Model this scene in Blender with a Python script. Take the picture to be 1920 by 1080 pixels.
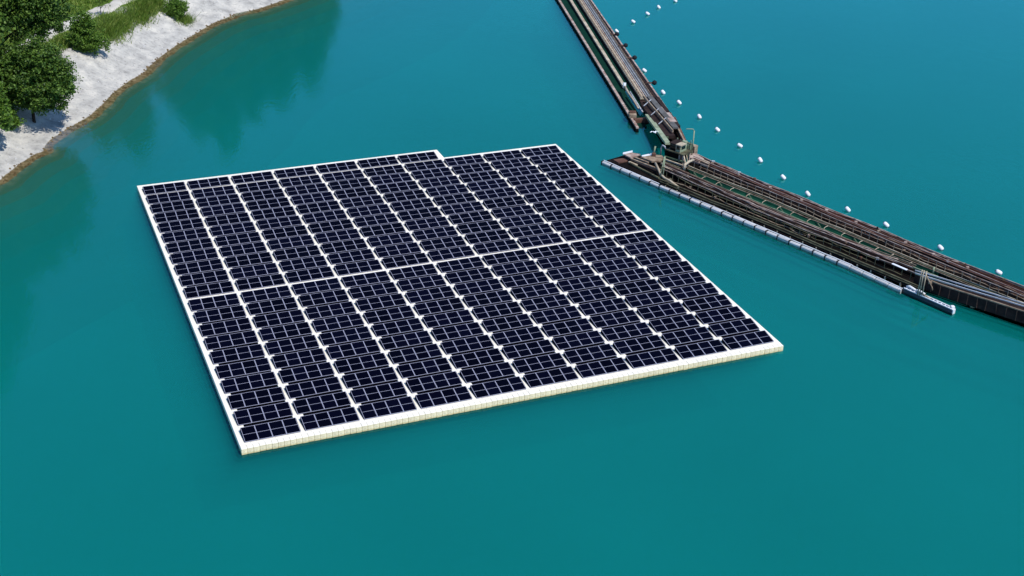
import bpy, math, random
import numpy as np
from mathutils import Vector, Matrix

for o in list(bpy.data.objects):
    bpy.data.objects.remove(o)
SC = bpy.context.scene
COL = SC.collection
rnd = random.Random(7)
NR = np.random.RandomState(11)

# ------------------------------------------------------------------ camera
FPX, PIT, ROLL, CAMZ = 2550.69, 0.4839, 0.0356, 63.11
fw = Vector((0, math.cos(PIT), -math.sin(PIT)))
up0 = Vector((0, math.sin(PIT), math.cos(PIT)))
rt0 = Vector((1, 0, 0))
cr, sr = math.cos(ROLL), math.sin(ROLL)
RT = rt0 * cr + up0 * sr
UP = up0 * cr - rt0 * sr
cam = bpy.data.cameras.new('camera')
cam.sensor_fit = 'HORIZONTAL'
cam.sensor_width = 36.0
cam.lens = 36.0 * FPX / 1920.0
cam.clip_start = 1.0
cam.clip_end = 6000.0
camo = bpy.data.objects.new('camera', cam)
COL.objects.link(camo)
M = Matrix.Identity(4)
for i in range(3):
    M[i][0], M[i][1], M[i][2] = RT[i], UP[i], -fw[i]
M[2][3] = CAMZ
camo.matrix_world = M
SC.camera = camo

# ------------------------------------------------------------------ light
SUN_EL, SUN_PHI = math.radians(57.0), math.radians(40.0)   # phi: from +x towards -y
sdir = Vector((math.cos(SUN_EL) * math.cos(SUN_PHI), -math.cos(SUN_EL) * math.sin(SUN_PHI), math.sin(SUN_EL)))
W = bpy.data.worlds.new('World')
SC.world = W
W.use_nodes = True
wn = W.node_tree.nodes
wl = W.node_tree.links
wn.clear()
sky = wn.new('ShaderNodeTexSky')
sky.sky_type = 'NISHITA'
sky.sun_disc = False
sky.sun_elevation = SUN_EL
sky.sun_rotation = math.atan2(sdir.x, sdir.y)
sky.altitude = 100
sky.air_density = 0.9
sky.dust_density = 0.0
sky.ozone_density = 10.0
bg = wn.new('ShaderNodeBackground')
bg.inputs['Strength'].default_value = 0.15
wo = wn.new('ShaderNodeOutputWorld')
wl.new(sky.outputs[0], bg.inputs[0])
wl.new(bg.outputs[0], wo.inputs[0])

sun = bpy.data.lights.new('sun', 'SUN')
sun.energy = 3.4
sun.angle = math.radians(0.53)
sun.color = (1.0, 0.965, 0.91)
suno = bpy.data.objects.new('sun', sun)
COL.objects.link(suno)
suno.location = (60, -40, 120)
suno.rotation_euler = sdir.to_track_quat('Z', 'Y').to_euler()

SC.view_settings.view_transform = 'Standard'
SC.view_settings.look = 'None'
SC.view_settings.exposure = 0.5
SC.view_settings.gamma = 1.0
SC.view_settings.use_curve_mapping = False
cy = SC.cycles
cy.use_denoising = True
cy.max_bounces = 10
cy.diffuse_bounces = 3
cy.glossy_bounces = 4
cy.transmission_bounces = 4
cy.transparent_max_bounces = 48
cy.caustics_reflective = False
cy.caustics_refractive = False
cy.sample_clamp_indirect = 6.0


# ------------------------------------------------------------------ helpers
def P(x, y, z=0.0):
    """photo pixel -> point on the level z"""
    a, b = (x - 960.0) / FPX, (y - 540.0) / FPX
    d = fw + RT * a - UP * b
    t = (z - CAMZ) / d.z
    return Vector((d.x * t, d.y * t, z))


def lerp(a, b, t):
    return a + (b - a) * t


def tag(o, label=None, cat=None, group=None, kind=None):
    if label: o['label'] = label
    if cat: o['category'] = cat
    if group: o['group'] = group
    if kind: o['kind'] = kind
    return o


def empty(name, loc, rz=0.0):
    o = bpy.data.objects.new(name, None)
    o.empty_display_size = 0.5
    COL.objects.link(o)
    o.location = loc
    o.rotation_euler = (0, 0, rz)
    return o


def link(name, me, parent=None, loc=(0, 0, 0), rot=(0, 0, 0)):
    o = bpy.data.objects.new(name, me)
    COL.objects.link(o)
    o.location = loc
    o.rotation_euler = rot
    if parent is not None:
        o.parent = parent
    return o


class MB:
    def __init__(s):
        s.v, s.f, s.m, s.cur = [], [], [], 0

    def add(s, vs, fs):
        n = len(s.v)
        s.v += [tuple(v) for v in vs]
        s.f += [tuple(i + n for i in f) for f in fs]
        s.m += [s.cur] * len(fs)

    def box(s, x0, x1, y0, y1, z0, z1, bottom=True):
        v = [(x0, y0, z0), (x1, y0, z0), (x1, y1, z0), (x0, y1, z0), (x0, y0, z1), (x1, y0, z1), (x1, y1, z1), (x0, y1, z1)]
        f = [(4, 5, 6, 7), (0, 1, 5, 4), (1, 2, 6, 5), (2, 3, 7, 6), (3, 0, 4, 7)]
        if bottom: f.append((3, 2, 1, 0))
        s.add(v, f)

    def cbox(s, x0, x1, y0, y1, z0, z1, c):
        """box with chamfered upper and vertical edges"""
        def ring(i, z):
            a, b, e, d = x0 + i, x1 - i, y0 + i, y1 - i
            k = c
            return [(a + k, e, z), (b - k, e, z), (b, e + k, z), (b, d - k, z), (b - k, d, z), (a + k, d, z), (a, d - k, z), (a, e + k, z)]
        R = [ring(0, z0), ring(0, z1 - c), ring(c, z1)]
        v = sum(R, [])
        f = []
        for r in range(2):
            for i in range(8):
                j = (i + 1) % 8
                f.append((r * 8 + i, r * 8 + j, r * 8 + 8 + j, r * 8 + 8 + i))
        f.append(tuple(range(16, 24)))
        f.append(tuple(range(7, -1, -1)))
        s.add(v, f)

    def beam(s, p, q, w, h, top=True, roll=0.0):
        """rectangular bar from p to q; p and q lie on its upper face (top) or its axis"""
        p, q = Vector(p), Vector(q)
        d = (q - p).normalized()
        side = d.cross(Vector((0, 0, 1)))
        if side.length < 1e-3: side = Vector((1, 0, 0))
        side.normalize()
        u = side.cross(d).normalized()
        o0, o1 = (0.0, -h) if top else (h / 2, -h / 2)
        v = []
        for e in (p, q):
            for a, b in ((-1, o1), (1, o1), (1, o0), (-1, o0)):
                v.append(e + side * (a * w / 2) + u * b)
        s.add(v, [(0, 1, 5, 4), (1, 2, 6, 5), (2, 3, 7, 6), (3, 0, 4, 7), (3, 2, 1, 0), (4, 5, 6, 7)])

    def tube(s, pts, r, n=8, cap=True):
        pts = [Vector(p) for p in pts]
        rs = r if isinstance(r, (list, tuple)) else [r] * len(pts)
        rings = []
        for i, p in enumerate(pts):
            d = (pts[min(i + 1, len(pts) - 1)] - pts[max(i - 1, 0)]).normalized()
            a = d.cross(Vector((0, 0, 1)))
            if a.length < 1e-3: a = Vector((1, 0, 0))
            a.normalize()
            b = d.cross(a).normalized()
            rings.append([p + (a * math.cos(t) + b * math.sin(t)) * rs[i] for t in [2 * math.pi * k / n for k in range(n)]])
        v = sum(rings, [])
        f = []
        for i in range(len(pts) - 1):
            for k in range(n):
                l = (k + 1) % n
                f.append((i * n + k, i * n + l, i * n + n + l, i * n + n + k))
        if cap:
            f.append(tuple(range(n - 1, -1, -1)))
            f.append(tuple(range((len(pts) - 1) * n, len(pts) * n)))
        s.add(v, f)

    def slab(s, pts, z0, z1):
        """prism over a ground outline (list of points), from z0 to z1"""
        n = len(pts)
        ar = sum(pts[i][0] * pts[(i + 1) % n][1] - pts[(i + 1) % n][0] * pts[i][1] for i in range(n))
        if ar < 0: pts = pts[::-1]
        v = [(p[0], p[1], z0) for p in pts] + [(p[0], p[1], z1) for p in pts]
        f = [tuple(range(n, 2 * n)), tuple(range(n - 1, -1, -1))]
        for i in range(n):
            j = (i + 1) % n
            f.append((i, j, n + j, n + i))
        s.add(v, f)

    def mesh(s, name, mats, off=(0, 0, 0), smooth=False):
        me = bpy.data.meshes.new(name)
        o = Vector(off)
        me.from_pydata([tuple(Vector(v) - o) for v in s.v], [], s.f)
        for m in (mats if isinstance(mats, (list, tuple)) else [mats]):
            me.materials.append(m)
        me.polygons.foreach_set('material_index', s.m)
        if smooth:
            me.polygons.foreach_set('use_smooth', [True] * len(s.f))
        me.update()
        return me

    def build(s, name, mats, parent=None, smooth=False, origin=None):
        off = Vector(parent.location) if parent is not None else Vector(origin or (0, 0, 0))
        while parent is not None and parent.parent is not None:
            parent_up = parent.parent
            off = off + Vector(parent_up.location)
            if parent_up.parent is None: break
            parent = parent_up
        me = s.mesh(name, mats, off, smooth)
        return me


def part(name, mb, mats, parent, smooth=False):
    """mesh built in world space, stored relative to its (unrotated) parent chain"""
    off = Vector((0, 0, 0))
    p = parent
    while p is not None:
        off += Vector(p.location)
        p = p.parent
    return link(name, mb.mesh(name, mats, off, smooth), parent)


# ------------------------------------------------------------------ materials
def mat(name, col, rough=0.6, spec=0.3, metal=0.0, noise=0.0, nscale=3.0, col2=None, bump=0.0, bscale=20.0, rand=0.0):
    m = bpy.data.materials.new(name)
    m.use_nodes = True
    nt = m.node_tree
    b = nt.nodes['Principled BSDF']
    b.inputs['Roughness'].default_value = rough
    b.inputs['Specular IOR Level'].default_value = spec
    b.inputs['Metallic'].default_value = metal
    src = None
    c2 = col2 or tuple(max(0, c * (1 - noise)) for c in col)
    if noise or col2:
        tc = nt.nodes.new('ShaderNodeTexCoord')
        n = nt.nodes.new('ShaderNodeTexNoise')
        n.inputs['Scale'].default_value = nscale
        n.inputs['Detail'].default_value = 5
        n.inputs['Roughness'].default_value = 0.65
        nt.links.new(tc.outputs['Object'], n.inputs['Vector'])
        r = nt.nodes.new('ShaderNodeValToRGB')
        r.color_ramp.elements[0].position = 0.35
        r.color_ramp.elements[1].position = 0.65
        r.color_ramp.elements[0].color = (*c2, 1)
        r.color_ramp.elements[1].color = (*col, 1)
        nt.links.new(n.outputs[0], r.inputs[0])
        src = r.outputs[0]
        nt.links.new(src, b.inputs['Base Color'])
    else:
        b.inputs['Base Color'].default_value = (*col, 1)
    if rand:
        oi = nt.nodes.new('ShaderNodeObjectInfo')
        hs = nt.nodes.new('ShaderNodeHueSaturation')
        mr = nt.nodes.new('ShaderNodeMapRange')
        mr.inputs[3].default_value = 1 - rand
        mr.inputs[4].default_value = 1 + rand
        nt.links.new(oi.outputs['Random'], mr.inputs[0])
        nt.links.new(mr.outputs[0], hs.inputs['Value'])
        if src is None: hs.inputs['Color'].default_value = (*col, 1)
        else: nt.links.new(src, hs.inputs['Color'])
        nt.links.new(hs.outputs[0], b.inputs['Base Color'])
    if bump:
        tc = nt.nodes.new('ShaderNodeTexCoord')
        n = nt.nodes.new('ShaderNodeTexNoise')
        n.inputs['Scale'].default_value = bscale
        n.inputs['Detail'].default_value = 4
        nt.links.new(tc.outputs['Object'], n.inputs['Vector'])
        bp = nt.nodes.new('ShaderNodeBump')
        bp.inputs['Strength'].default_value = bump
        bp.inputs['Distance'].default_value = 0.05
        nt.links.new(n.outputs[0], bp.inputs['Height'])
        nt.links.new(bp.outputs[0], b.inputs['Normal'])
    return m


MT = {}
MT['glass'] = mat('panel_glass', (0.0009, 0.0010, 0.0050), rough=0.18, spec=0.035, rand=0.35)
MT['frame'] = mat('panel_frame', (0.30, 0.30, 0.37), rough=0.5, spec=0.4)
MT['steel'] = mat('galvanised_steel', (0.22, 0.23, 0.25), rough=0.5, spec=0.4, noise=0.3)
MT['float'] = mat('float_plastic', (0.79, 0.74, 0.615), rough=0.6, spec=0.2, noise=0.10, nscale=0.5, rand=0.04)
MT['floatside'] = mat('float_plastic_warm_lit', (0.90, 0.75, 0.48), rough=0.55, spec=0.2, noise=0.16, nscale=2.2, rand=0.06)  # warm reflected light on the front faces put into the colour
MT['rust'] = mat('rusty_steel', (0.15, 0.080, 0.055), rough=0.85, spec=0.1, nscale=1.4, col2=(0.07, 0.035, 0.026))
MT['rustpink'] = mat('weathered_red_paint', (0.44, 0.36, 0.305), rough=0.85, spec=0.1, nscale=1.2, col2=(0.20, 0.12, 0.09))
MT['rustred'] = mat('dark_red_paint', (0.058, 0.022, 0.017), rough=0.85, spec=0.05, nscale=0.8, col2=(0.020, 0.010, 0.008))
MT['cream'] = mat('cream_steel', (0.48, 0.42, 0.31), rough=0.8, spec=0.12, nscale=1.0, col2=(0.26, 0.20, 0.13))
MT['tan'] = mat('tan_steel', (0.34, 0.27, 0.19), rough=0.85, spec=0.1, nscale=1.6, col2=(0.14, 0.09, 0.06))
MT['olive'] = mat('olive_steel', (0.13, 0.125, 0.075), rough=0.85, spec=0.1, nscale=1.0, col2=(0.045, 0.04, 0.025))
MT['dark'] = mat('shade_dark_steel', (0.011, 0.008, 0.007), rough=0.9, spec=0.04, nscale=0.8, col2=(0.005, 0.004, 0.0035))  # shade on hulls, inner decks and cabin put into the colour
MT['darkbrown'] = mat('dark_brown_steel', (0.040, 0.026, 0.023), rough=0.9, spec=0.06, nscale=0.9, col2=(0.018, 0.012, 0.011))
MT['belt'] = mat('rubber_belt', (0.13, 0.13, 0.125), rough=0.85, spec=0.15, nscale=0.9, col2=(0.07, 0.068, 0.062))
MT['green'] = mat('shaded_slot_water', (0.004, 0.034, 0.020), rough=0.85, spec=0.04, nscale=0.5, col2=(0.003, 0.020, 0.014))  # shade on the slot water is part of this green
MT['green2'] = mat('shaded_gap_water', (0.006, 0.060, 0.034), rough=0.85, spec=0.05, nscale=0.5, col2=(0.004, 0.030, 0.020))  # dark green holds the shade on the water between the hulls
MT['palegreen'] = mat('pale_green_steel', (0.31, 0.36, 0.24), rough=0.75, spec=0.15, nscale=1.4, col2=(0.17, 0.20, 0.12))
MT['greensteel'] = mat('green_steel', (0.10, 0.14, 0.08), rough=0.7, spec=0.25, nscale=1.4, col2=(0.05, 0.07, 0.04))
MT['grey'] = mat('grey_steel', (0.42, 0.44, 0.46), rough=0.6, spec=0.3, noise=0.35, nscale=1.0)
MT['white'] = mat('white_plastic', (0.70, 0.71, 0.72), rough=0.5, spec=0.3, noise=0.12, nscale=1.5)
MT['floattube'] = mat('weathered_white_float', (0.50, 0.50, 0.49), rough=0.55, spec=0.3, noise=0.3, nscale=1.6, rand=0.12)
MT['strap'] = mat('black_strap', (0.015, 0.017, 0.02), rough=0.8, spec=0.1)
MT['gap_shade'] = mat('shade_black', (0.003, 0.003, 0.006), rough=0.95, spec=0.0)  # near-black for the shade under and beside the panel tables
MT['navy'] = mat('shade_navy_hull', (0.045, 0.052, 0.070), rough=0.5, spec=0.3, noise=0.3)  # shade of the barge's near side put into the hull colour
MT['window'] = mat('cabin_window', (0.01, 0.013, 0.012), rough=0.1, spec=0.5)
MT['bark'] = mat('bark', (0.055, 0.042, 0.032), rough=0.9, spec=0.1, noise=0.5, nscale=3)
MT['rock'] = mat('algae_stone', (0.17, 0.115, 0.055), rough=0.9, spec=0.15, nscale=1.5, col2=(0.07, 0.05, 0.025))
MT['pebble'] = mat('chalk_stone', (0.55, 0.53, 0.50), rough=0.9, spec=0.1, nscale=0.8, col2=(0.25, 0.24, 0.22))
MT['gull'] = mat('gull_feathers', (0.8, 0.8, 0.8), rough=0.7)
MT['beak'] = mat('gull_beak', (0.6, 0.35, 0.05), rough=0.5)


def leafmat(name, c_dark, c_mid, c_light):
    m = bpy.data.materials.new(name)
    m.use_nodes = True
    nt = m.node_tree
    nt.nodes.clear()
    out = nt.nodes.new('ShaderNodeOutputMaterial')
    g = nt.nodes.new('ShaderNodeNewGeometry')
    r = nt.nodes.new('ShaderNodeValToRGB')
    r.color_ramp.elements[0].color = (*c_dark, 1)
    r.color_ramp.elements[1].color = (*c_light, 1)
    e = r.color_ramp.elements.new(0.55)
    e.color = (*c_mid, 1)
    nt.links.new(g.outputs['Random Per Island'], r.inputs[0])
    d = nt.nodes.new('ShaderNodeBsdfPrincipled')
    d.inputs['Roughness'].default_value = 0.55
    d.inputs['Specular IOR Level'].default_value = 0.25
    t = nt.nodes.new('ShaderNodeBsdfTranslucent')
    mx = nt.nodes.new('ShaderNodeMixShader')
    mx.inputs[0].default_value = 0.30
    nt.links.new(r.outputs[0], d.inputs['Base Color'])
    nt.links.new(r.outputs[0], t.inputs['Color'])
    nt.links.new(d.outputs[0], mx.inputs[1])
    nt.links.new(t.outputs[0], mx.inputs[2])
    nt.links.new(mx.outputs[0], out.inputs[0])
    return m


MT['leaf'] = leafmat('leaf_dark', (0.022, 0.056, 0.008), (0.062, 0.130, 0.016), (0.140, 0.225, 0.034))
MT['leaf2'] = leafmat('leaf_bright', (0.035, 0.080, 0.008), (0.085, 0.170, 0.016), (0.160, 0.260, 0.035))
MT['blade'] = leafmat('grass_blade', (0.060, 0.120, 0.012), (0.135, 0.230, 0.024), (0.26, 0.30, 0.065))


# ------------------------------------------------------------------ terrain: bank, lake bed, field
shore_px = [(0, 337), (33, 310), (63, 290), (82, 283), (84, 272), (100, 258), (133, 237), (167, 218), (187, 200), (213, 173),
            (240, 153), (267, 138), (277, 127), (300, 107), (333, 83), (367, 63), (400, 43), (433, 30), (443, 25), (483, 17), (533, 0)]
SH = [(-420, -260), (-230, -80), (-120, 40), (-88, 96), (-70, 122)] + [tuple(P(x, y)[:2]) for x, y in shore_px] + \
     [(-33.5, 229), (-29, 242), (-27, 258), (-20, 285), (10, 330), (120, 420), (400, 560), (900, 800)]
SHA = np.array(SH, float)


def sdist(X, Y):
    """signed distance to the shore line, positive inland (west / north)"""
    best = np.full(X.shape, 1e9)
    sgn = np.ones(X.shape)
    for i in range(len(SHA) - 1):
        a, b = SHA[i], SHA[i + 1]
        d = b - a
        L2 = d @ d
        t = np.clip(((X - a[0]) * d[0] + (Y - a[1]) * d[1]) / L2, 0, 1)
        qx, qy = X - a[0] - t * d[0], Y - a[1] - t * d[1]
        r = np.hypot(qx, qy)
        c = d[0] * (Y - a[1]) - d[1] * (X - a[0])
        m = r < best - 1e-9
        best = np.where(m, r, best)
        sgn = np.where(m, np.sign(c), sgn)
    return best * sgn


PROF_S = [-400, -60, -20, -9, -4, -1.6, 0, 0.5, 1.2, 3.0, 6.2, 8.6, 11, 16, 60, 400, 2000]
PROF_Z = [-15, -13, -8.5, -3.7, -1.35, -0.38, 0, 0.20, 0.34, 0.85, 2.45, 3.35, 3.55, 3.6, 4.2, 7, 14]


def vnoise(X, Y, s, seed):
    r = np.random.RandomState(seed)
    T = r.rand(256, 256)
    x, y = X / s + 400, Y / s + 400
    xi, yi = np.floor(x).astype(int), np.floor(y).astype(int)
    fx, fy = x - xi, y - yi
    fx, fy = fx * fx * (3 - 2 * fx), fy * fy * (3 - 2 * fy)
    g = lambda i, j: T[i % 256, j % 256]
    return (g(xi, yi) * (1 - fx) * (1 - fy) + g(xi + 1, yi) * fx * (1 - fy) + g(xi, yi + 1) * (1 - fx) * fy + g(xi + 1, yi + 1) * fx * fy) - 0.5


def height(X, Y, s=None):
    X, Y = np.asarray(X, float), np.asarray(Y, float)
    if s is None: s = sdist(X, Y)
    sw = s + np.clip(s - 0.6, 0, 3) * 0.5 * vnoise(X, Y, 7.0, 5)
    z = np.interp(sw, PROF_S, PROF_Z)
    amp = np.clip((s - 0.2) / 2.5, 0, 1)
    z = z + amp * (0.30 * vnoise(X, Y, 4.0, 1) + 0.16 * vnoise(X, Y, 1.3, 2) + 0.08 * vnoise(X, Y, 0.6, 3))
    under = np.clip(-s / 1.0, 0, 1) * np.clip((6 + s) / 6, 0, 1)
    z = z + under * (0.14 * vnoise(X, Y, 2.0, 6) + 0.06 * vnoise(X, Y, 0.8, 7))
    return z


def hz(x, y):
    return float(height(np.array([x]), np.array([y]))[0])


def axis(lo, f0, f1, hi, fine):
    a = list(np.arange(f0, f1 + fine, fine))
    st, v, L = fine, f0, []
    while v > lo:
        st *= 1.35
        v -= st
        L.append(v)
    st, v, R_ = fine, a[-1], []
    while v < hi:
        st *= 1.35
        v += st
        R_.append(v)
    return np.array(L[::-1] + a + R_)


def grid_mesh(name, xs, ys, Z, S, m):
    nx, ny = len(xs), len(ys)
    XX, YY = np.meshgrid(xs, ys)
    co = np.stack([XX, YY, Z], -1).reshape(-1, 3).astype(np.float32)
    i = np.arange((nx - 1) * (ny - 1))
    r, c = i // (nx - 1), i % (nx - 1)
    a = r * nx + c
    quads = np.stack([a, a + 1, a + nx + 1, a + nx], -1).astype(np.int32)
    me = bpy.data.meshes.new(name)
    me.vertices.add(len(co))
    me.vertices.foreach_set('co', co.ravel())
    me.loops.add(quads.size)
    me.loops.foreach_set('vertex_index', quads.ravel())
    me.polygons.add(len(quads))
    me.polygons.foreach_set('loop_start', np.arange(0, quads.size, 4, dtype=np.int32))
    me.polygons.foreach_set('loop_total', np.full(len(quads), 4, np.int32))
    me.polygons.foreach_set('use_smooth', np.ones(len(quads), bool))
    at = me.attributes.new('inland', 'FLOAT', 'POINT')
    at.data.foreach_set('value', S.ravel().astype(np.float32))
    me.materials.append(m)
    me.update()
    me.validate()
    return me


def ground_material():
    m = bpy.data.materials.new('bank_ground')
    m.use_nodes = True
    nt = m.node_tree
    b = nt.nodes['Principled BSDF']
    b.inputs['Roughness'].default_value = 0.9
    b.inputs['Specular IOR Level'].default_value = 0.15
    N, L = nt.nodes, nt.links
    geo = N.new('ShaderNodeNewGeometry')
    at = N.new('ShaderNodeAttribute')
    at.attribute_name = 'inland'
    def noise(sc, det=5, rough=0.6):
        n = N.new('ShaderNodeTexNoise')
        n.inputs['Scale'].default_value = sc
        n.inputs['Detail'].default_value = det
        n.inputs['Roughness'].default_value = rough
        L.new(geo.outputs['Position'], n.inputs['Vector'])
        return n.outputs[0]
    def ramp(src, stops):
        r = N.new('ShaderNodeValToRGB')
        els = r.color_ramp.elements
        els[0].position, els[0].color = stops[0][0], (*stops[0][1], 1)
        els[1].position, els[1].color = stops[-1][0], (*stops[-1][1], 1)
        for p, c in stops[1:-1]:
            e = els.new(p)
            e.color = (*c, 1)
        L.new(src, r.inputs[0])
        return r.outputs[0]
    def math_(op, a, bb=None):
        n = N.new('ShaderNodeMath')
        n.operation = op
        for i, v in enumerate((a, bb)):
            if v is None: continue
            if isinstance(v, (int, float)): n.inputs[i].default_value = v
            else: L.new(v, n.inputs[i])
        return n.outputs[0]
    def mix(f, a, bb):
        n = N.new('ShaderNodeMix')
        n.data_type = 'RGBA'
        L.new(f, n.inputs['Factor'])
        L.new(a, n.inputs['A'])
        L.new(bb, n.inputs['B'])
        return n.outputs['Result']
    chalk = ramp(noise(0.55, 6), [(0.30, (0.26, 0.248, 0.222)), (0.48, (0.39, 0.372, 0.330)), (0.70, (0.53, 0.497, 0.425))])
    speck = ramp(noise(2.6, 4, 0.7), [(0.54, (0, 0, 0)), (0.70, (1, 1, 1))])
    dark = ramp(noise(1.1, 3), [(0.3, (0.11, 0.105, 0.095)), (0.7, (0.26, 0.25, 0.23))])
    c = mix(math_('MULTIPLY', speck, 0.75), chalk, dark)
    green = ramp(noise(0.8, 5), [(0.3, (0.050, 0.095, 0.012)), (0.55, (0.095, 0.155, 0.020)), (0.75, (0.22, 0.22, 0.075))])
    gm = math_('ADD', at.outputs['Fac'], math_('MULTIPLY', math_('SUBTRACT', noise(0.28, 5), 0.5), 11.0))
    gmask = ramp(math_('MULTIPLY', gm, 0.05), [(0.43, (0, 0, 0)), (0.52, (1, 1, 1))])
    c = mix(gmask, c, green)
    mud = ramp(noise(1.6, 5), [(0.32, (0.060, 0.047, 0.022)), (0.5, (0.150, 0.115, 0.060)), (0.7, (0.26, 0.205, 0.120))])
    sep = N.new('ShaderNodeSeparateXYZ')
    L.new(geo.outputs['Position'], sep.inputs[0])
    zz = math_('ADD', sep.outputs['Z'], math_('MULTIPLY', math_('SUBTRACT', noise(1.2, 3), 0.5), 0.12))
    wet = N.new('ShaderNodeMapRange')
    wet.inputs[1].default_value = -0.01
    wet.inputs[2].default_value = 0.035
    wet.inputs[3].default_value = 1.0
    wet.inputs[4].default_value = 0.0
    L.new(zz, wet.inputs[0])
    alg = N.new('ShaderNodeMapRange')
    alg.inputs[1].default_value = -0.10
    alg.inputs[2].default_value = -0.45
    L.new(zz, alg.inputs[0])
    algae = N.new('ShaderNodeRGB')
    algae.outputs[0].default_value = (0.040, 0.058, 0.018, 1)
    mud = mix(alg.outputs[0], mud, algae.outputs[0])
    c = mix(wet.outputs[0], c, mud)
    L.new(c, b.inputs['Base Color'])
    bp = N.new('ShaderNodeBump')
    bp.inputs['Strength'].default_value = 0.6
    bp.inputs['Distance'].default_value = 0.12
    L.new(noise(2.2, 8, 0.7), bp.inputs['Height'])
    L.new(bp.outputs[0], b.inputs['Normal'])
    return m


xs = axis(-2200, -96, -22, 2200, 0.45)
ys = axis(-600, 118, 250, 3200, 0.55)
XX, YY = np.meshgrid(xs, ys)
SS = sdist(XX, YY)
ground = link('ground', grid_mesh('ground', xs, ys, height(XX, YY, SS), SS, ground_material()))
tag(ground, 'white chalk gravel bank with grassy top and brown lake edge', kind='structure')

# ------------------------------------------------------------------ water: surface and turbid layers below it
def water_surface():
    m = bpy.data.materials.new('water_surface')
    m.use_nodes = True
    nt = m.node_tree
    N, L = nt.nodes, nt.links
    N.clear()
    out = N.new('ShaderNodeOutputMaterial')
    geo = N.new('ShaderNodeNewGeometry')
    mp = N.new('ShaderNodeMapping')
    mp.inputs['Scale'].default_value = (1.0, 0.55, 1.0)
    mp.inputs['Rotation'].default_value = (0, 0, 0.35)
    L.new(geo.outputs['Position'], mp.inputs['Vector'])
    hs = []
    for sc, w in ((0.55, 0.55), (2.2, 0.34), (5.5, 0.16)):
        n = N.new('ShaderNodeTexNoise')
        n.inputs['Scale'].default_value = sc
        n.inputs['Detail'].default_value = 3
        L.new(mp.outputs[0], n.inputs['Vector'])
        k = N.new('ShaderNodeMath')
        k.operation = 'MULTIPLY'
        k.inputs[1].default_value = w
        L.new(n.outputs[0], k.inputs[0])
        hs.append(k.outputs[0])
    a = N.new('ShaderNodeMath'); L.new(hs[0], a.inputs[0]); L.new(hs[1], a.inputs[1])
    a2 = N.new('ShaderNodeMath'); L.new(a.outputs[0], a2.inputs[0]); L.new(hs[2], a2.inputs[1])
    bp = N.new('ShaderNodeBump')
    bp.inputs['Distance'].default_value = 0.15
    wp = N.new('ShaderNodeTexNoise')
    wp.inputs['Scale'].default_value = 0.045
    wp.inputs['Detail'].default_value = 4
    L.new(geo.outputs['Position'], wp.inputs['Vector'])
    wr = N.new('ShaderNodeMapRange')
    wr.inputs[1].default_value = 0.35
    wr.inputs[2].default_value = 0.70
    wr.inputs[3].default_value = 0.10
    wr.inputs[4].default_value = 0.28
    L.new(wp.outputs[0], wr.inputs[0])
    L.new(wr.outputs[0], bp.inputs['Strength'])
    L.new(a2.outputs[0], bp.inputs['Height'])
    fr = N.new('ShaderNodeFresnel')
    fr.inputs['IOR'].default_value = 1.40
    L.new(bp.outputs[0], fr.inputs['Normal'])
    gl = N.new('ShaderNodeBsdfGlossy')
    gl.inputs['Roughness'].default_value = 0.03
    gl.inputs['Color'].default_value = (0.38, 0.97, 1.0, 1)
    L.new(bp.outputs[0], gl.inputs['Normal'])
    tr = N.new('ShaderNodeBsdfTransparent')
    mx = N.new('ShaderNodeMixShader')
    L.new(fr.outputs[0], mx.inputs[0])
    L.new(tr.outputs[0], mx.inputs[1])
    L.new(gl.outputs[0], mx.inputs[2])
    L.new(mx.outputs[0], out.inputs[0])
    return m


WCOL = (0.003, 0.262, 0.262)
def water_layer(alpha, tint):
    m = bpy.data.materials.new('turbid_water' if alpha < 1 else 'deep_water')
    m.use_nodes = True
    nt = m.node_tree
    N, L = nt.nodes, nt.links
    N.clear()
    out = N.new('ShaderNodeOutputMaterial')
    df = N.new('ShaderNodeBsdfDiffuse')
    geo = N.new('ShaderNodeNewGeometry')
    n = N.new('ShaderNodeTexNoise')
    n.inputs['Scale'].default_value = 0.035
    n.inputs['Detail'].default_value = 4
    L.new(geo.outputs['Position'], n.inputs['Vector'])
    r = N.new('ShaderNodeValToRGB')
    r.color_ramp.elements[0].position = 0.3
    r.color_ramp.elements[1].position = 0.7
    r.color_ramp.elements[0].color = (*[c * 0.93 for c in WCOL], 1)
    r.color_ramp.elements[1].color = (*[c * 1.05 for c in WCOL], 1)
    L.new(n.outputs[0], r.inputs[0])
    L.new(r.outputs[0], df.inputs['Color'])
    if alpha >= 1:
        L.new(df.outputs[0], out.inputs[0])
        return m
    tr = N.new('ShaderNodeBsdfTransparent')
    tr.inputs['Color'].default_value = (*tint, 1)
    mx = N.new('ShaderNodeMixShader')
    mx.inputs[0].default_value = alpha
    L.new(tr.outputs[0], mx.inputs[1])
    L.new(df.outputs[0], mx.inputs[2])
    L.new(mx.outputs[0], out.inputs[0])
    return m


wb = MB()
wb.add([(-900, -400, 0), (900, -400, 0), (900, 1200, 0), (-900, 1200, 0)], [(0, 1, 2, 3)])
wb.cur = 1
for d in (0.22, 0.65, 1.25, 2.0, 2.9, 4.0, 5.3, 6.8):
    wb.add([(-900, -400, -d), (900, -400, -d), (900, 1200, -d), (-900, 1200, -d)], [(0, 1, 2, 3)])
wb.cur = 2
wb.add([(-900, -400, -8.6), (900, -400, -8.6), (900, 1200, -8.6), (-900, 1200, -8.6)], [(0, 1, 2, 3)])
water = link('water', wb.mesh('water', [water_surface(), water_layer(0.19, (0.90, 0.99, 0.985)), water_layer(1.0, None)]))
tag(water, 'calm turquoise lake water with tree reflections', kind='structure')

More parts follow.
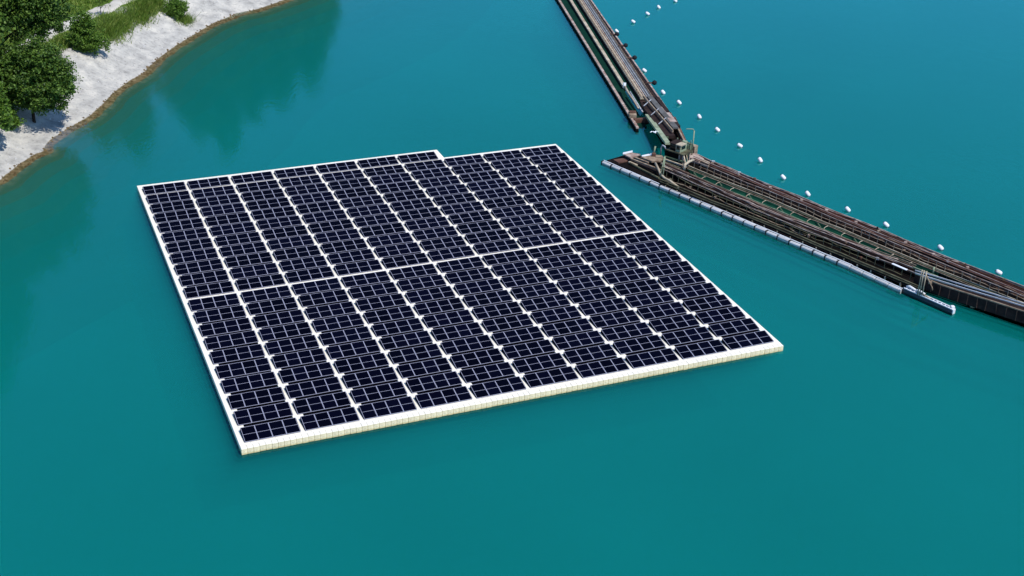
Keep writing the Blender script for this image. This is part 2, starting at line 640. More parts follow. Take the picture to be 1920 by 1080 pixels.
# ------------------------------------------------------------------ gravel path on the bank top
cpx = [(-130, 205), (-60, 152), (0, 112), (42, 90), (85, 67), (120, 49), (165, 30), (215, 8), (290, -28), (380, -70)]
cpts = [P(x, y, 3.6) for x, y in cpx]
pb = MB()
dense = []
for i in range(len(cpts) - 1):
    for k in range(10):
        dense.append(lerp(cpts[i], cpts[i + 1], k / 10))
NW = 8
pv = []
for i, c in enumerate(dense):
    d = (dense[min(i + 1, len(dense) - 1)] - dense[max(i - 1, 0)]).normalized()
    n = Vector((-d.y, d.x, 0))
    hw = 1.65 + 0.25 * math.sin(i * 0.7) + 0.12 * math.sin(i * 2.3)
    for k in range(NW + 1):
        q = c + n * hw * (2 * k / NW - 1)
        pv.append((q.x, q.y, -0.10 if k in (0, NW) else 0.10))
pv = np.array(pv)
pv[:, 2] += height(pv[:, 0], pv[:, 1])
pb.v = [tuple(q) for q in pv]
for i in range(len(dense) - 1):
    for k in range(NW):
        a = i * (NW + 1) + k
        pb.f.append((a, a + NW + 1, a + NW + 2, a + 1))
        pb.m.append(0)
MT['path'] = mat('path_gravel', (0.54, 0.51, 0.44), rough=0.95, spec=0.1, nscale=0.7, col2=(0.40, 0.37, 0.31), bump=0.3, bscale=3.0)
path = link('path', pb.mesh('path', MT['path'], smooth=True))
tag(path, 'pale gravel path along the bank top', kind='structure')

# ------------------------------------------------------------------ floating solar array
YAW = 0.4017
OX, OY = -41.19, 138.31
PITCH_R, PITCH_C, E1, E2 = 2.5690, 5.0, 0.08, 0.09
MW, ML, MT_ = 1.148, 1.75, 0.035
TILT = math.radians(9.3)
DECK = 0.42
LOWZ = 0.480
array = empty('floating_solar_array', (OX, OY, 0), YAW)
tag(array, 'floating solar array of dark panel tables on white floats', 'solar array')


def rowy(i):
    return -(PITCH_R * i + (E1 if i >= 1 else 0) + (E2 if i >= 11 else 0))


def module(mb, x0):
    """one solar module, low edge on y=0, lying flat; two glass halves in an aluminium frame"""
    fr = 0.032
    x1 = x0 + MW - 0.012
    mb.cur = 1
    mb.box(x0, x1, 0, ML, 0, MT_ - 0.006)
    mb.cur = 0
    h = ML / 2
    mb.box(x0 + fr, x1 - fr, fr, h - 0.015, MT_ - 0.006, MT_ - 0.002, False)
    mb.box(x0 + fr, x1 - fr, h + 0.015, ML - fr, MT_ - 0.006, MT_ - 0.002, False)
    mb.cur = 1
    mb.box(x0, x0 + fr, 0, ML, MT_ - 0.006, MT_, False)
    mb.box(x1 - fr, x1, 0, ML, MT_ - 0.006, MT_, False)
    mb.box(x0 + fr, x1 - fr, 0, fr, MT_ - 0.006, MT_, False)
    mb.box(x0 + fr, x1 - fr, ML - fr, ML, MT_ - 0.006, MT_, False)
    mb.box(x0 + fr, x1 - fr, h - 0.015, h + 0.015, MT_ - 0.006, MT_ - 0.001, False)


def supports(mb):
    mb.cur = 2
    for y in (0.35, 1.30):
        mb.box(0.05, 4 * MW - 0.05, y - 0.03, y + 0.03, -0.07, -0.001)
    for x in (0.22, 4 * MW - 0.16):
        for y in (0.35, 1.30):
            zl = -(y * math.sin(TILT)) - (LOWZ - DECK) + 0.0
            mb.box(x - 0.03, x + 0.03, y - 0.025, y + 0.025, zl - 0.02, -0.07)
    # near-black slab added under the low edge to darken the row gap
    mb.cur = 3
    mb.box(0.50, 4 * MW - 0.12, -0.30, 0.85, -0.26, -0.20)
    # dark strips added at the table ends, standing in for shadow
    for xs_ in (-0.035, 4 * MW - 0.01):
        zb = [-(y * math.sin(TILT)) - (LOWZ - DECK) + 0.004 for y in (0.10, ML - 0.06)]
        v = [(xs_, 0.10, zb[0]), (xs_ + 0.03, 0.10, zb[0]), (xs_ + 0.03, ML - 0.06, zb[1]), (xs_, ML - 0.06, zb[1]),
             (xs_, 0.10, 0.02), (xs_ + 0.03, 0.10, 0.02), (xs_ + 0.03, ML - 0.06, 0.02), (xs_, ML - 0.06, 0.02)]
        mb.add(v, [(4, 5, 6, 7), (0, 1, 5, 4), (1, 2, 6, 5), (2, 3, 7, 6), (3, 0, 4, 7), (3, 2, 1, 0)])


mbm = MB()
module(mbm, 0.0)
me_mod = mbm.mesh('solar_panel', [MT['glass'], MT['frame']])
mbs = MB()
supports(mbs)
me_sup = mbs.mesh('panel_table', [MT['glass'], MT['frame'], MT['steel'], MT['gap_shade']])
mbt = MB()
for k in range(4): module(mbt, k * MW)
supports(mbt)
me_tab = mbt.mesh('panel_table', [MT['glass'], MT['frame'], MT['steel'], MT['gap_shade']])
tables = []
for c in range(10):
    for r in range(21):
        if r == 0 and c >= 7: continue
        tables.append((c, r))
def cam_d(t):
    x, y = t[0] * 5 + 2.3, rowy(t[1])
    wx, wy = OX + math.cos(YAW) * x - math.sin(YAW) * y, OY + math.sin(YAW) * x + math.cos(YAW) * y
    return wx * wx + wy * wy
near = set(sorted(tables, key=cam_d)[:75])
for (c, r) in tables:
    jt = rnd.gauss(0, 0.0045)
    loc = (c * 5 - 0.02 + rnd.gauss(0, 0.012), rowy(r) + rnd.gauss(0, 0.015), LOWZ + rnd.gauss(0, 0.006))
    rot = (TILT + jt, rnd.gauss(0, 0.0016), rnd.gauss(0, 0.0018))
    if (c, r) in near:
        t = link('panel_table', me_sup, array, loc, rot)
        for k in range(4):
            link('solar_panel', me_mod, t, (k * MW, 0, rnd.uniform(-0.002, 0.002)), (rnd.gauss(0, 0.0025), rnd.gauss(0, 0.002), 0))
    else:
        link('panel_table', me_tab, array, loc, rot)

# walkways made of float blocks
YF = rowy(20) - 0.80        # front edge
YB0 = 1.67 + 1.33           # back edge, columns 1-7
YB1 = rowy(1) + 1.67 + 1.33 # back edge, columns 8-10


def blocks(mb, x0, x1, y0, y1, skip_front=False):
    nx = max(1, round((x1 - x0) / 0.5))
    ny = max(1, round((y1 - y0) / 0.5))
    dx, dy = (x1 - x0) / nx, (y1 - y0) / ny
    for i in range(nx):
        for j in range(ny):
            z = DECK + NR.uniform(-0.004, 0.004)
            g = 0.002
            mb.cbox(x0 + i * dx + g, x0 + (i + 1) * dx - g, y0 + j * dy + g, y0 + (j + 1) * dy - g, -0.12, z, 0.012)


for j in range(11):
    b = MB()
    yb = YB0 - 0.5 if j <= 7 else YB1 - 0.5
    blocks(b, j * 5 - 0.5, j * 5 + (0.40 if j < 10 else 0.12), YF + 0.5, yb)
    link('walkway', b.mesh('walkway', MT['float']), array)
for (y0, y1, xa, xb) in ((rowy(0) - 0.94, rowy(0) + 0.03, 0, 7), (rowy(10) - 0.97, rowy(10) + 0.03, 0, 10)):
    for j in range(xa, xb):
        b = MB()
        blocks(b, j * 5 + 0.403, j * 5 + 4.497, y0, y1)
        link('cross_walkway', b.mesh('cross_walkway', MT['float']), array)
# back edges
b = MB(); blocks(b, -0.5, 35.4, YB0 - 0.497, YB0); link('back_edge_floats', b.mesh('back_edge_floats', MT['float']), array)
b = MB(); blocks(b, 35.403, 50.12, YB1 - 0.497, YB1); link('back_edge_floats', b.mesh('back_edge_floats', MT['float']), array)
# second row of the front edge, and the front row block by block
for j in range(10):
    b = MB(); blocks(b, j * 5 + 0.403, j * 5 + 4.497, YF + 0.5, YF + 1.0)
    link('front_walkway', b.mesh('front_walkway', MT['float']), array)
mfb = []
for v in range(4):
    b = MB()
    b.cbox(-0.244, 0.244, -0.244, 0.244, -0.14, DECK, 0.022 + 0.003 * v)
    b.m[-2] = 1
    for q in range(8, 16): b.m[q] = 1
    b.cbox(-0.09, 0.09, -0.262, -0.2441, 0.10, 0.16, 0.008)   # connecting lug
    mfb.append(b.mesh('float_block', [MT['floatside'], MT['float']]))
for i in range(101):
    link('float_block', mfb[rnd.randrange(4)], array, (-0.25 + i * 0.5012, YF + 0.249 + rnd.gauss(0, 0.006), rnd.gauss(0, 0.006)),
         (0, 0, rnd.gauss(0, 0.004)))


# ------------------------------------------------------------------ trees
def quads_mesh(name, C, U, V, mats):
    """many small quads: centres C, half axes U and V"""
    n = len(C)
    co = np.empty((n, 4, 3), np.float32)
    co[:, 0] = C - U - V * 0.6
    co[:, 1] = C + U * 0.55 - V
    co[:, 2] = C + U + V * 0.6
    co[:, 3] = C - U * 0.55 + V
    me = bpy.data.meshes.new(name)
    me.vertices.add(n * 4)
    me.vertices.foreach_set('co', co.ravel())
    me.loops.add(n * 4)
    me.loops.foreach_set('vertex_index', np.arange(n * 4, dtype=np.int32))
    me.polygons.add(n)
    me.polygons.foreach_set('loop_start', np.arange(0, n * 4, 4, dtype=np.int32))
    me.polygons.foreach_set('loop_total', np.full(n, 4, np.int32))
    me.materials.append(mats)
    me.update()
    me.validate()
    return me


def unit(n, r):
    v = r.normal(size=(n, 3))
    return v / np.linalg.norm(v, axis=1)[:, None]


def crown_mesh(name, lobes, nclump, nleaf, leaf, seed, m, hollow=0.5, spread=0.9):
    """lobes: (cx,cy,cz,rx,ry,rz); leaf clumps through their volume, thicker towards the surface"""
    r = np.random.RandomState(seed)
    wts = np.array([l[3] * l[4] + l[4] * l[5] + l[3] * l[5] for l in lobes])
    wts /= wts.sum()
    idx = r.choice(len(lobes), nclump, p=wts)
    L = np.array(lobes)[idx]
    rad = hollow + (1 - hollow) * r.rand(nclump) ** 0.6
    rad *= 1 + 0.14 * r.normal(size=nclump)
    cc = L[:, :3] + unit(nclump, r) * rad[:, None] * L[:, 3:]
    cs = spread * (0.6 + 0.8 * r.rand(nclump))
    k = r.randint(0, nclump, nclump * nleaf)
    off = unit(len(k), r) * (r.rand(len(k)) ** 0.5)[:, None] * cs[k][:, None] * np.array([1, 1, 0.62])
    C = cc[k] + off
    nrm = unit(len(k), r) + np.array([0.0, 0.0, 0.9]) + 0.5 * off / cs[k][:, None]
    nrm /= np.linalg.norm(nrm, axis=1)[:, None]
    a = np.cross(nrm, unit(len(k), r))
    a /= np.linalg.norm(a, axis=1)[:, None]
    bb = np.cross(nrm, a)
    sz = leaf * (0.6 + 0.8 * r.rand(len(k)))
    return quads_mesh(name, C, a * sz[:, None], bb * (sz * 0.62)[:, None], m), cc


def trunk_mesh(name, h, r0, lean, limbs, seed, fork=0.35):
    r = random.Random(seed)
    mb = MB()
    pts, rs = [], []
    for i in range(7):
        t = i / 6
        pts.append((lean[0] * t ** 1.4 + 0.12 * r.uniform(-1, 1) * t, lean[1] * t ** 1.4 + 0.12 * r.uniform(-1, 1) * t, h * t - 0.3 * (1 - t)))
        rs.append(r0 * (1 - 0.85 * t) + 0.02)
    mb.tube(pts, rs, 8)
    for tgt in limbs:
        t = r.uniform(fork, 0.85)
        i = int(t * 6)
        p = lerp(Vector(pts[i]), Vector(pts[min(6, i + 1)]), t * 6 - i)
        q = Vector(tgt)
        md = lerp(p, q, 0.5) + Vector((0, 0, 0.08 * (q - p).length))
        w = r0 * (1 - 0.85 * t) * 0.6
        mb.tube([p, md, q], [w, w * 0.6, 0.02], 5)
    return mb.mesh(name, MT['bark'], smooth=True)


def tree(name, base, lobes, h, r0, label, cat, seed, nclump, nleaf, leaf, m, lean=(0, 0), group=None, hollow=0.5, spread=0.9, nlimb=14, share=None, rz=0.0, scale=1.0):
    root = empty(name, base, rz)
    root.scale = (scale,) * 3
    tag(root, label, cat, group)
    if share:
        cm, tm = share
    else:
        cm, cc = crown_mesh('crown', lobes, nclump, nleaf, leaf, seed, m, hollow, spread)
        rr = random.Random(seed)
        tm = trunk_mesh('trunk', h, r0, lean, [cc[rr.randrange(len(cc))] for _ in range(nlimb)], seed)
    link('trunk', tm, root)
    link('crown', cm, root)
    return cm, tm


def onground(x, y, z=3.5):
    p = P(x, y, z)
    for _ in range(6):
        p = P(x, y, hz(p.x, p.y))
    return Vector((p.x, p.y, hz(p.x, p.y) - 0.05))


# tall trees whose foot stands on the bank top
TALL = [(0, 0, 12, 4.2, 4.2, 6), (1.6, 0.8, 18, 3.4, 3.4, 6), (-1.4, -0.7, 20, 3.2, 3.4, 6), (0.4, 0.2, 25, 2.5, 2.5, 4.2), (-2.2, 1.2, 10, 3.0, 3.0, 4.0), (2.4, -1.4, 11, 3.0, 3.0, 4.2), (0.3, 0, 5.5, 4.4, 4.4, 4.4), (-2.4, -1.5, 3.2, 3.0, 3.0, 2.8), (2.6, 1.2, 3.4, 3.0, 3.0, 2.8)]
tall_share = tree('poplar_tree', onground(-92, 262), TALL, 27, 0.42, 'tall leafy poplar growing on the bank beyond the white beach', 'tree', 3, 800, 30, 0.27, MT['leaf'],
                  group='poplars behind the gravel path', nlimb=26, spread=1.15)


def refl_tree(px, py, rng, extra=0.0):
    """a tree whose top is mirrored at photo pixel px,py, standing rng metres away"""
    a, b_ = (px - 960.0) / FPX, (py - 540.0) / FPX
    d = fw + RT * a - UP * b_
    hd = math.hypot(d.x, d.y)
    x, y = d.x / hd * rng, d.y / hd * rng
    z = hz(x, y)
    top = rng * (-d.z) / hd - CAMZ
    return Vector((x, y, z - 0.05)), (top - z) / 29.2


k = 0
for (px_, py_, rng) in ((425, 292, 231), (372, 262, 236), (478, 232, 236), (530, 205, 240), (583, 172, 247), (330, 210, 240), (260, 300, 228), (205, 285, 232), (150, 250, 236), (610, 90, 268)):
    loc, sc_ = refl_tree(px_, py_, rng)
    tree('poplar_tree', loc, None, 0, 0, 'tall leafy poplar growing on the bank beyond the white beach', 'tree', 0, 0, 0, 0, None,
         group='poplars behind the gravel path', share=tall_share, rz=k * 1.3, scale=sc_)
    k += 1
for (bx, by, s_, rz) in ((-190, 300, 1.05, 1.0), (-150, 210, 1.0, 2.2), (-60, 190, 0.98, 4.0)):
    tree('poplar_tree', onground(bx, by), None, 0, 0, 'tall leafy poplar growing on the bank beyond the white beach', 'tree', 0, 0, 0, 0, None,
         group='poplars behind the gravel path', share=tall_share, rz=rz, scale=s_)

# leaning tree at the path, round tree on the beach, smaller ones
tree('leaning_tree', onground(-8, 158), [(3.6, 1.5, 9.0, 5.0, 3.8, 3.6), (2.5, 1.0, 13.5, 5.4, 4.4, 4.6), (7.0, 1.5, 8.6, 3.0, 2.6, 2.4), (0.5, 0.5, 11.5, 4.2, 3.6, 4.2), (6.2, 0.8, 11.0, 3.4, 3.0, 3.0), (0.0, 1.5, 17.0, 4.5, 4.0, 4.0)], 13, 0.32,
     'tall tree with leaning dark trunk beside the gravel path', 'tree', 21, 800, 60, 0.145, MT['leaf'], lean=(2.6, 0.8), nlimb=24, spread=0.95)
tree('round_tree', onground(62, 214, 2.0), [(0.4, 0, 5.2, 4.6, 4.2, 3.6), (2.8, -0.6, 4.6, 2.7, 2.5, 2.3), (-2.8, 0.4, 4.6, 3.2, 2.9, 3.0), (0.8, 0.6, 8.2, 2.8, 2.6, 2.2), (3.4, 0.5, 6.4, 2.1, 2.1, 2.0), (-2.4, 0.2, 7.6, 2.4, 2.4, 2.0)], 7.5, 0.22,
     'round dense tree casting a dark shadow on the white beach', 'tree', 33, 800, 64, 0.128, MT['leaf'], nlimb=22, spread=0.85, hollow=0.4)
tree('small_tree', onground(-28, 262, 2.0), [(0.4, 0, 4.6, 2.9, 2.7, 2.4), (1.6, -0.4, 3.4, 2.0, 1.9, 1.6), (-0.5, 0.6, 6.2, 2.2, 2.2, 1.8)], 6, 0.16,
     'light green small tree in front of the round tree', 'tree', 41, 280, 54, 0.135, MT['leaf2'], nlimb=12, spread=0.8)
tree('bush', onground(165, 93), [(0, 0, 1.8, 2.4, 2.1, 1.8), (0.5, -0.3, 1.1, 2.5, 2.0, 1.1), (-0.5, 0.3, 3.1, 1.9, 1.7, 1.6), (-0.2, 0.2, 4.6, 0.9, 0.9, 1.3)], 4.4, 0.10,
     'dense dark green bush with a slender tip on the beach edge', 'bush', 55, 360, 46, 0.10, MT['leaf2'], nlimb=14, spread=0.55, hollow=0.35)
tree('sapling', onground(190, 30), [(0.3, 0, 2.2, 1.1, 1.0, 1.0), (0.9, 0.2, 2.9, 0.8, 0.8, 0.6)], 2.8, 0.045,
     'thin sapling with sparse leaves standing in front of the path', 'tree', 61, 26, 12, 0.10, MT['leaf2'], nlimb=12, spread=0.45)
tree('bush', onground(326, 17), [(0, 0, 1.1, 1.9, 1.6, 1.2), (0.6, 0.2, 1.7, 1.3, 1.2, 1.0)], 2.2, 0.08,
     'bright green bush at the top of the gravel slope', 'bush', 66, 160, 46, 0.10, MT['leaf2'], nlimb=10, spread=0.55)
tree('bush', onground(18, 236, 2.0), [(0, 0, 1.0, 1.5, 1.4, 1.0), (-1.2, 0.2, 0.9, 1.3, 1.2, 0.9)], 1.8, 0.06,
     'low leafy bush beneath the light green small tree', 'bush', 69, 130, 46, 0.10, MT['leaf2'], nlimb=8, spread=0.5)
for (bx, by, s_, sd, lab) in ((60, 18, 1.0, 71, 'broad shrub in the green field beyond the path'), (100, 6, 0.8, 72, 'smaller shrub in the green field beyond the path, near the broad one'), (20, 45, 1.1, 73, 'shrub under the crown of the leaning tree')):
    tree('shrub', onground(bx, by), [(0, 0, 1.1, 2.2, 2.0, 1.2), (1.2, 0.4, 1.5, 1.5, 1.4, 1.1)], 2.0, 0.07, lab, 'shrub', sd, 160, 40, 0.115, MT['leaf'], nlimb=8, spread=0.6, scale=s_)


# ------------------------------------------------------------------ grass, stones
def blades(name, pts, lab, hmin, hmax, m, seed, lean=0.5, wid=0.045):
    r = np.random.RandomState(seed)
    n = len(pts)
    h = r.uniform(hmin, hmax, n)
    an = r.uniform(0, 2 * math.pi, n)
    U = np.stack([np.cos(an), np.sin(an), np.zeros(n)], 1) * (wid * r.uniform(0.7, 1.5, n))[:, None]
    ln = r.normal(size=(n, 2)) * lean * h[:, None]
    tip = np.stack([ln[:, 0], ln[:, 1], h], 1)
    co = np.empty((n, 4, 3), np.float32)
    co[:, 0] = pts - U
    co[:, 1] = pts + U
    co[:, 2] = pts + tip + U * 0.35
    co[:, 3] = pts + tip - U * 0.35
    me = bpy.data.meshes.new(name)
    me.vertices.add(n * 4)
    me.vertices.foreach_set('co', co.ravel())
    me.loops.add(n * 4)
    me.loops.foreach_set('vertex_index', np.arange(n * 4, dtype=np.int32))
    me.polygons.add(n)
    me.polygons.foreach_set('loop_start', np.arange(0, n * 4, 4, dtype=np.int32))
    me.polygons.foreach_set('loop_total', np.full(n, 4, np.int32))
    me.materials.append(m)
    me.update()
    me.validate()
    o = link(name, me)
    tag(o, lab, 'grass', kind='stuff')
    return o


def path_dist(X, Y):
    best = np.full(X.shape, 1e9)
    for i in range(0, len(dense) - 1, 2):
        c = dense[i]
        best = np.minimum(best, np.hypot(X - c.x, Y - c.y))
    return best


gx = NR.uniform(-112, -38, 260000)
gy = NR.uniform(150, 262, 260000)
gs = sdist(gx, gy)
dens = np.clip((gs + 11 * vnoise(gx, gy, 5.0, 9) - 8.2) / 2.0, 0, 1) * (path_dist(gx, gy) > 1.9)
# visible wedge only
keep = (NR.rand(len(gx)) < dens)
gx, gy, gs = gx[keep], gy[keep], gs[keep]
gz = height(gx, gy, gs)
blades('meadow_grass', np.stack([gx, gy, gz - 0.03], 1), 'green meadow grass growing along both sides of the gravel path', 0.15, 0.5, MT['blade'], 5, wid=0.06)
# tall tufts spilling over the slope edge
tp = []
for (px_, py_, n_, rr_) in ((204, 44, 3000, 1.5), (224, 50, 2600, 1.3), (196, 60, 1500, 1.2), (212, 62, 900, 1.4), (275, 12, 2600, 1.6), (262, 26, 900, 1.3), (292, 6, 1000, 1.2), (120, 78, 800, 1.4), (90, 96, 900, 1.5), (345, 12, 500, 1.0), (240, 34, 500, 1.2)):
    c = onground(px_, py_)
    x_, y_ = c.x + rr_ * 0.55 * NR.normal(size=n_), c.y + rr_ * 0.95 * NR.normal(size=n_)
    tp.append(np.stack([x_, y_, height(x_, y_) - 0.03], 1))
blades('tall_grass', np.concatenate(tp), 'tall green grass tufts spilling over the edge of the white slope', 0.25, 1.25, MT['blade'], 6, lean=0.55, wid=0.04)


def stones(name, n, smin, smax, size, m, lab, seed, ymax=236):
    r = np.random.RandomState(seed)
    base = np.array([(1, 0, 0), (0, 1, 0), (-1, 0, 0), (0, -1, 0), (0, 0, 0.8), (0, 0, -0.6)], float)
    faces = [(0, 1, 4), (1, 2, 4), (2, 3, 4), (3, 0, 4), (1, 0, 5), (2, 1, 5), (3, 2, 5), (0, 3, 5)]
    v, f = [], []
    X = r.uniform(-75, -30, 60000)
    Y = r.uniform(135, ymax, 60000)
    S_ = sdist(X, Y)
    ok = np.nonzero((S_ > smin) & (S_ < smax))[0][:n]
    HZ = height(X[ok], Y[ok], S_[ok])
    for x, y, z in zip(X[ok], Y[ok], HZ):
        k = size * r.uniform(0.5, 1.6)
        a = r.uniform(0, 6.28)
        R_ = np.array([[math.cos(a), -math.sin(a), 0], [math.sin(a), math.cos(a), 0], [0, 0, 1]])
        q = (base * r.uniform(0.7, 1.3, (6, 3)) * k) @ R_.T + np.array([x, y, z])
        nn = len(v)
        v += q.tolist()
        f += [tuple(i + nn for i in t) for t in faces]
    me = bpy.data.meshes.new(name)
    me.from_pydata(v, [], f)
    me.materials.append(m)
    me.update()
    o = link(name, me)
    tag(o, lab, 'stones', kind='stuff')


stones('shore_stones', 420, -0.9, 0.25, 0.16, MT['rock'], 'brown algae covered stones along the waterline', 3)
stones('chalk_stones', 700, 0.8, 9.0, 0.11, MT['pebble'], 'pale loose stones scattered over the gravel bank', 4)


# ------------------------------------------------------------------ floating conveyor A (runs away to the top of the picture)
Z = lambda p, z: Vector((p.x, p.y, z))


def line2(a, b, z, t0, t1):
    """world line through two photo pixels at height z, from parameter t0 to t1"""
    p, q = P(*a, z), P(*b, z)
    return lerp(p, q, t0), lerp(p, q, t1)


A0 = P(1150, 160, 0)
convA = empty('floating_conveyor', (A0.x, A0.y, 0))
tag(convA, 'long rusty floating conveyor with cream beams and dark slots', 'conveyor')


def abeam(name, a, b, z, t0, t1, w, h, m):
    p, q = line2(a, b, z, t0, t1)
    mb = MB()
    mb.beam(p, q, w, h)
    return part(name, mb, MT[m], convA), p, q


T0 = -0.75
lr, l0, l1 = abeam('side_beam', (1076.5, 45), (1141, 150), 0.48, T0, 1.69, 0.36, 0.20, 'rustpink')
cp, c0, c1 = abeam('cream_beam', (1098.5, 45), (1164, 150), 0.55, T0, 1.09, 0.44, 0.25, 'cream')
eb, e0, e1 = abeam('cream_beam', (1117.5, 45), (1185, 150), 0.65, T0, 1.27, 0.80, 0.25, 'cream')
bt, b0, b1 = abeam('belt', (1128.5, 45), (1197, 150), 0.62, T0, 1.50, 0.95, 0.10, 'belt')
sd, d0_, d1_ = abeam('side_wall', (1135.6, 45), (1207, 150), 0.55, T0, 1.50, 0.75, 0.3, 'darkbrown')
rr_, r0_, r1_ = abeam('side_beam', (1139.7, 45), (1213, 150), 0.72, T0, 1.63, 0.22, 0.25, 'rustpink')
# stripes on the wide cream beam and on the belt edge
for off, nm, m_, w_, hz_ in ((-0.22, 'cable_tray', 'tan', 0.16, 0.10), (0.22, 'cable_tray', 'rustpink', 0.12, 0.10)):
    mb = MB()
    d = (e1 - e0).normalized()
    n = Vector((d.y, -d.x, 0))
    mb.beam(e0 + n * -off + Vector((0, 0, hz_)), e1 + n * -off + Vector((0, 0, hz_)), w_, 0.10)
    part(nm, mb, MT[m_], convA)
for off in (-0.40, 0.02, 0.38):
    mb = MB()
    d = (b1 - b0).normalized()
    n = Vector((d.y, -d.x, 0))
    mb.beam(b0 + n * off + Vector((0, 0, 0.09)), b1 + n * off + Vector((0, 0, 0.09)), 0.07, 0.09)
    part('belt_rail', mb, MT['grey' if off > -0.1 else 'tan'], convA)


def hull(name, p, q, w0, w1, z0, z1, m, parent, shift=0.0):
    d = (q - p).normalized()
    n = Vector((d.y, -d.x, 0))
    mb = MB()
    pts = [p + n * (shift - w0 / 2), p + n * (shift + w0 / 2), q + n * (shift + w1 / 2), q + n * (shift - w1 / 2)]
    mb.slab([(a.x, a.y) for a in pts], z0, z1)
    return part(name, mb, MT[m], parent)


hull('pontoon', l0, l1, 0.36, 0.36, -0.5, 0.278, 'dark', convA)
hull('pontoon', c0, c1, 0.40, 0.40, -0.5, 0.298, 'dark', convA)
hull('pontoon', e0, e1, 0.78, 0.78, -0.5, 0.398, 'dark', convA)
hull('pontoon', b0, b1, 1.9, 1.9, -0.5, 0.248, 'darkbrown', convA, shift=0.45)
hull('pontoon', r0_, r1_, 0.20, 0.20, -0.3, 0.468, 'rust', convA)
# shaded water between the beams, put in as dark green slabs
hull('slot_shade', lerp(l0, c0, 0.5), lerp(l1, lerp(c0, c1, 1.27), 0.5), 1.50, 1.45, -0.3, 0.06, 'green', convA)
hull('slot_shade', lerp(c0, e0, 0.5), lerp(lerp(c0, c1, 1.2), e1, 0.5), 1.0, 1.0, -0.3, 0.062, 'green', convA)
# thin tail of the middle beam
mb = MB()
mb.tube([P(1170, 160, 1.2), P(1178, 174, 1.25), P(1188, 188, 1.2), P(1197, 203, 1.0)], [0.20, 0.14, 0.12, 0.10], 7)
part('pipe', mb, MT['cream'], convA, True)
mb = MB()
mb.tube([P(1181, 172, 1.0), P(1192, 190, 0.9), P(1205, 210, 0.8)], [0.12, 0.12, 0.10], 7)
part('pipe', mb, MT['grey'], convA, True)
mb = MB()
mb.beam(P(1171, 155, 1.7), P(1171, 165, 1.0), 0.35, 0.35, False)
part('valve_box', mb, MT['white'], convA)
# end of the left pontoon
pa, pb_ = P(1189, 223, 0.6), P(1216, 221, 0.6)
mb = MB(); mb.beam(pa, pb_, 0.5, 0.8); part('end_beam', mb, MT['rust'], convA)
mb = MB(); mb.beam(P(1188, 228, 0.15), P(1216, 225, 0.15), 0.12, 0.3); part('end_fender', mb, MT['rustpink'], convA)
c_ = P(1186, 211, 1.0)
mb = MB(); mb.cbox(c_.x - 0.5, c_.x + 0.5, c_.y - 0.7, c_.y + 0.7, 0.5, 1.0, 0.08); part('winch_box', mb, MT['tan'], convA)
mb = MB(); mb.tube([(c_.x - 0.4, c_.y, 1.05), (c_.x + 0.4, c_.y, 1.05)], 0.22, 10); part('winch_drum', mb, MT['rust'], convA)

# sloping feeder between the conveyor and the tower
mb = MB(); mb.beam(P(1214, 214, 1.2), P(1252, 267, 2.0), 0.62, 0.30); part('chute', mb, MT['palegreen'], convA)
mb = MB(); mb.beam(P(1210, 194, 1.05), P(1256, 254, 1.7), 1.35, 0.4); part('feeder_bed', mb, MT['darkbrown'], convA)
mb = MB(); mb.beam(P(1213, 208, 1.0), P(1250, 256, 1.6), 0.5, 0.35); part('feeder_wall', mb, MT['greensteel'], convA)
mb = MB(); mb.beam(P(1206, 178, 1.5), P(1262, 244, 2.2), 0.16, 0.28); part('feeder_rail', mb, MT['tan'], convA)
mb = MB(); mb.beam(P(1218, 180, 1.3), P(1267, 239, 1.9), 0.75, 0.2); part('feeder_belt', mb, MT['belt'], convA)
mb = MB(); mb.beam(P(1241, 200, 1.5), P(1263, 228, 1.8), 0.85, 0.12); part('feeder_plate', mb, MT['rustpink'], convA)
mb = MB(); mb.beam(P(1232, 182, 1.4), P(1272, 236, 1.8), 0.55, 0.3); part('feeder_wall', mb, MT['darkbrown'], convA)
mb = MB(); mb.beam(P(1257, 211, 1.6), P(1292, 281, 1.6), 0.20, 0.3); part('feeder_rail', mb, MT['tan'], convA)
mb = MB(); mb.beam(P(1264, 219, 1.2), P(1294, 284, 1.2), 0.35, 0.5); part('feeder_wall', mb, MT['rust'], convA)
for (x_, y_, a_) in ((1212, 190, 0.2), (1226, 207, 0.3), (1240, 224, 0.4)):
    mb = MB(); mb.beam(P(x_ - 5, y_ + 8, 1.42 + a_), P(x_ + 9, y_ - 4, 1.42 + a_), 0.09, 0.09); part('idler_frame', mb, MT['grey'], convA)
mb = MB()
mb.slab([tuple(P(x, y, 0.5)[:2]) for x, y in ((1206, 196), (1240, 192), (1292, 282), (1262, 290))], -0.5, 0.85)
part('pontoon', mb, MT['dark'], convA)
# dark fender balls on brackets along the far side
for (x_, y_) in ((1173, 85), (1190, 108), (1227, 155), (1157, 64)):
    c_ = P(x_, y_, 0.9)
    f_ = MB(); f_.tube([c_ + Vector((0, 0, -0.32)), c_ + Vector((0, 0, -0.2)), c_, c_ + Vector((0, 0, 0.2)), c_ + Vector((0, 0, 0.32))], [0.12, 0.30, 0.36, 0.30, 0.12], 10)
    fo = part('fender', f_, MT['strap'], convA, True)
    mb = MB(); mb.beam(c_ + Vector((-1.1, -0.1, 0.1)), c_, 0.14, 0.14); part('fender_bracket', mb, MT['rust'], convA)

# ------------------------------------------------------------------ transfer tower with cabin
RZ = -0.72
TC = P(1270, 299, 0.9)
tower = empty('transfer_tower', (TC.x, TC.y, 0.85))
tag(tower, 'small green steel tower with cabin where the two conveyors meet', 'tower')


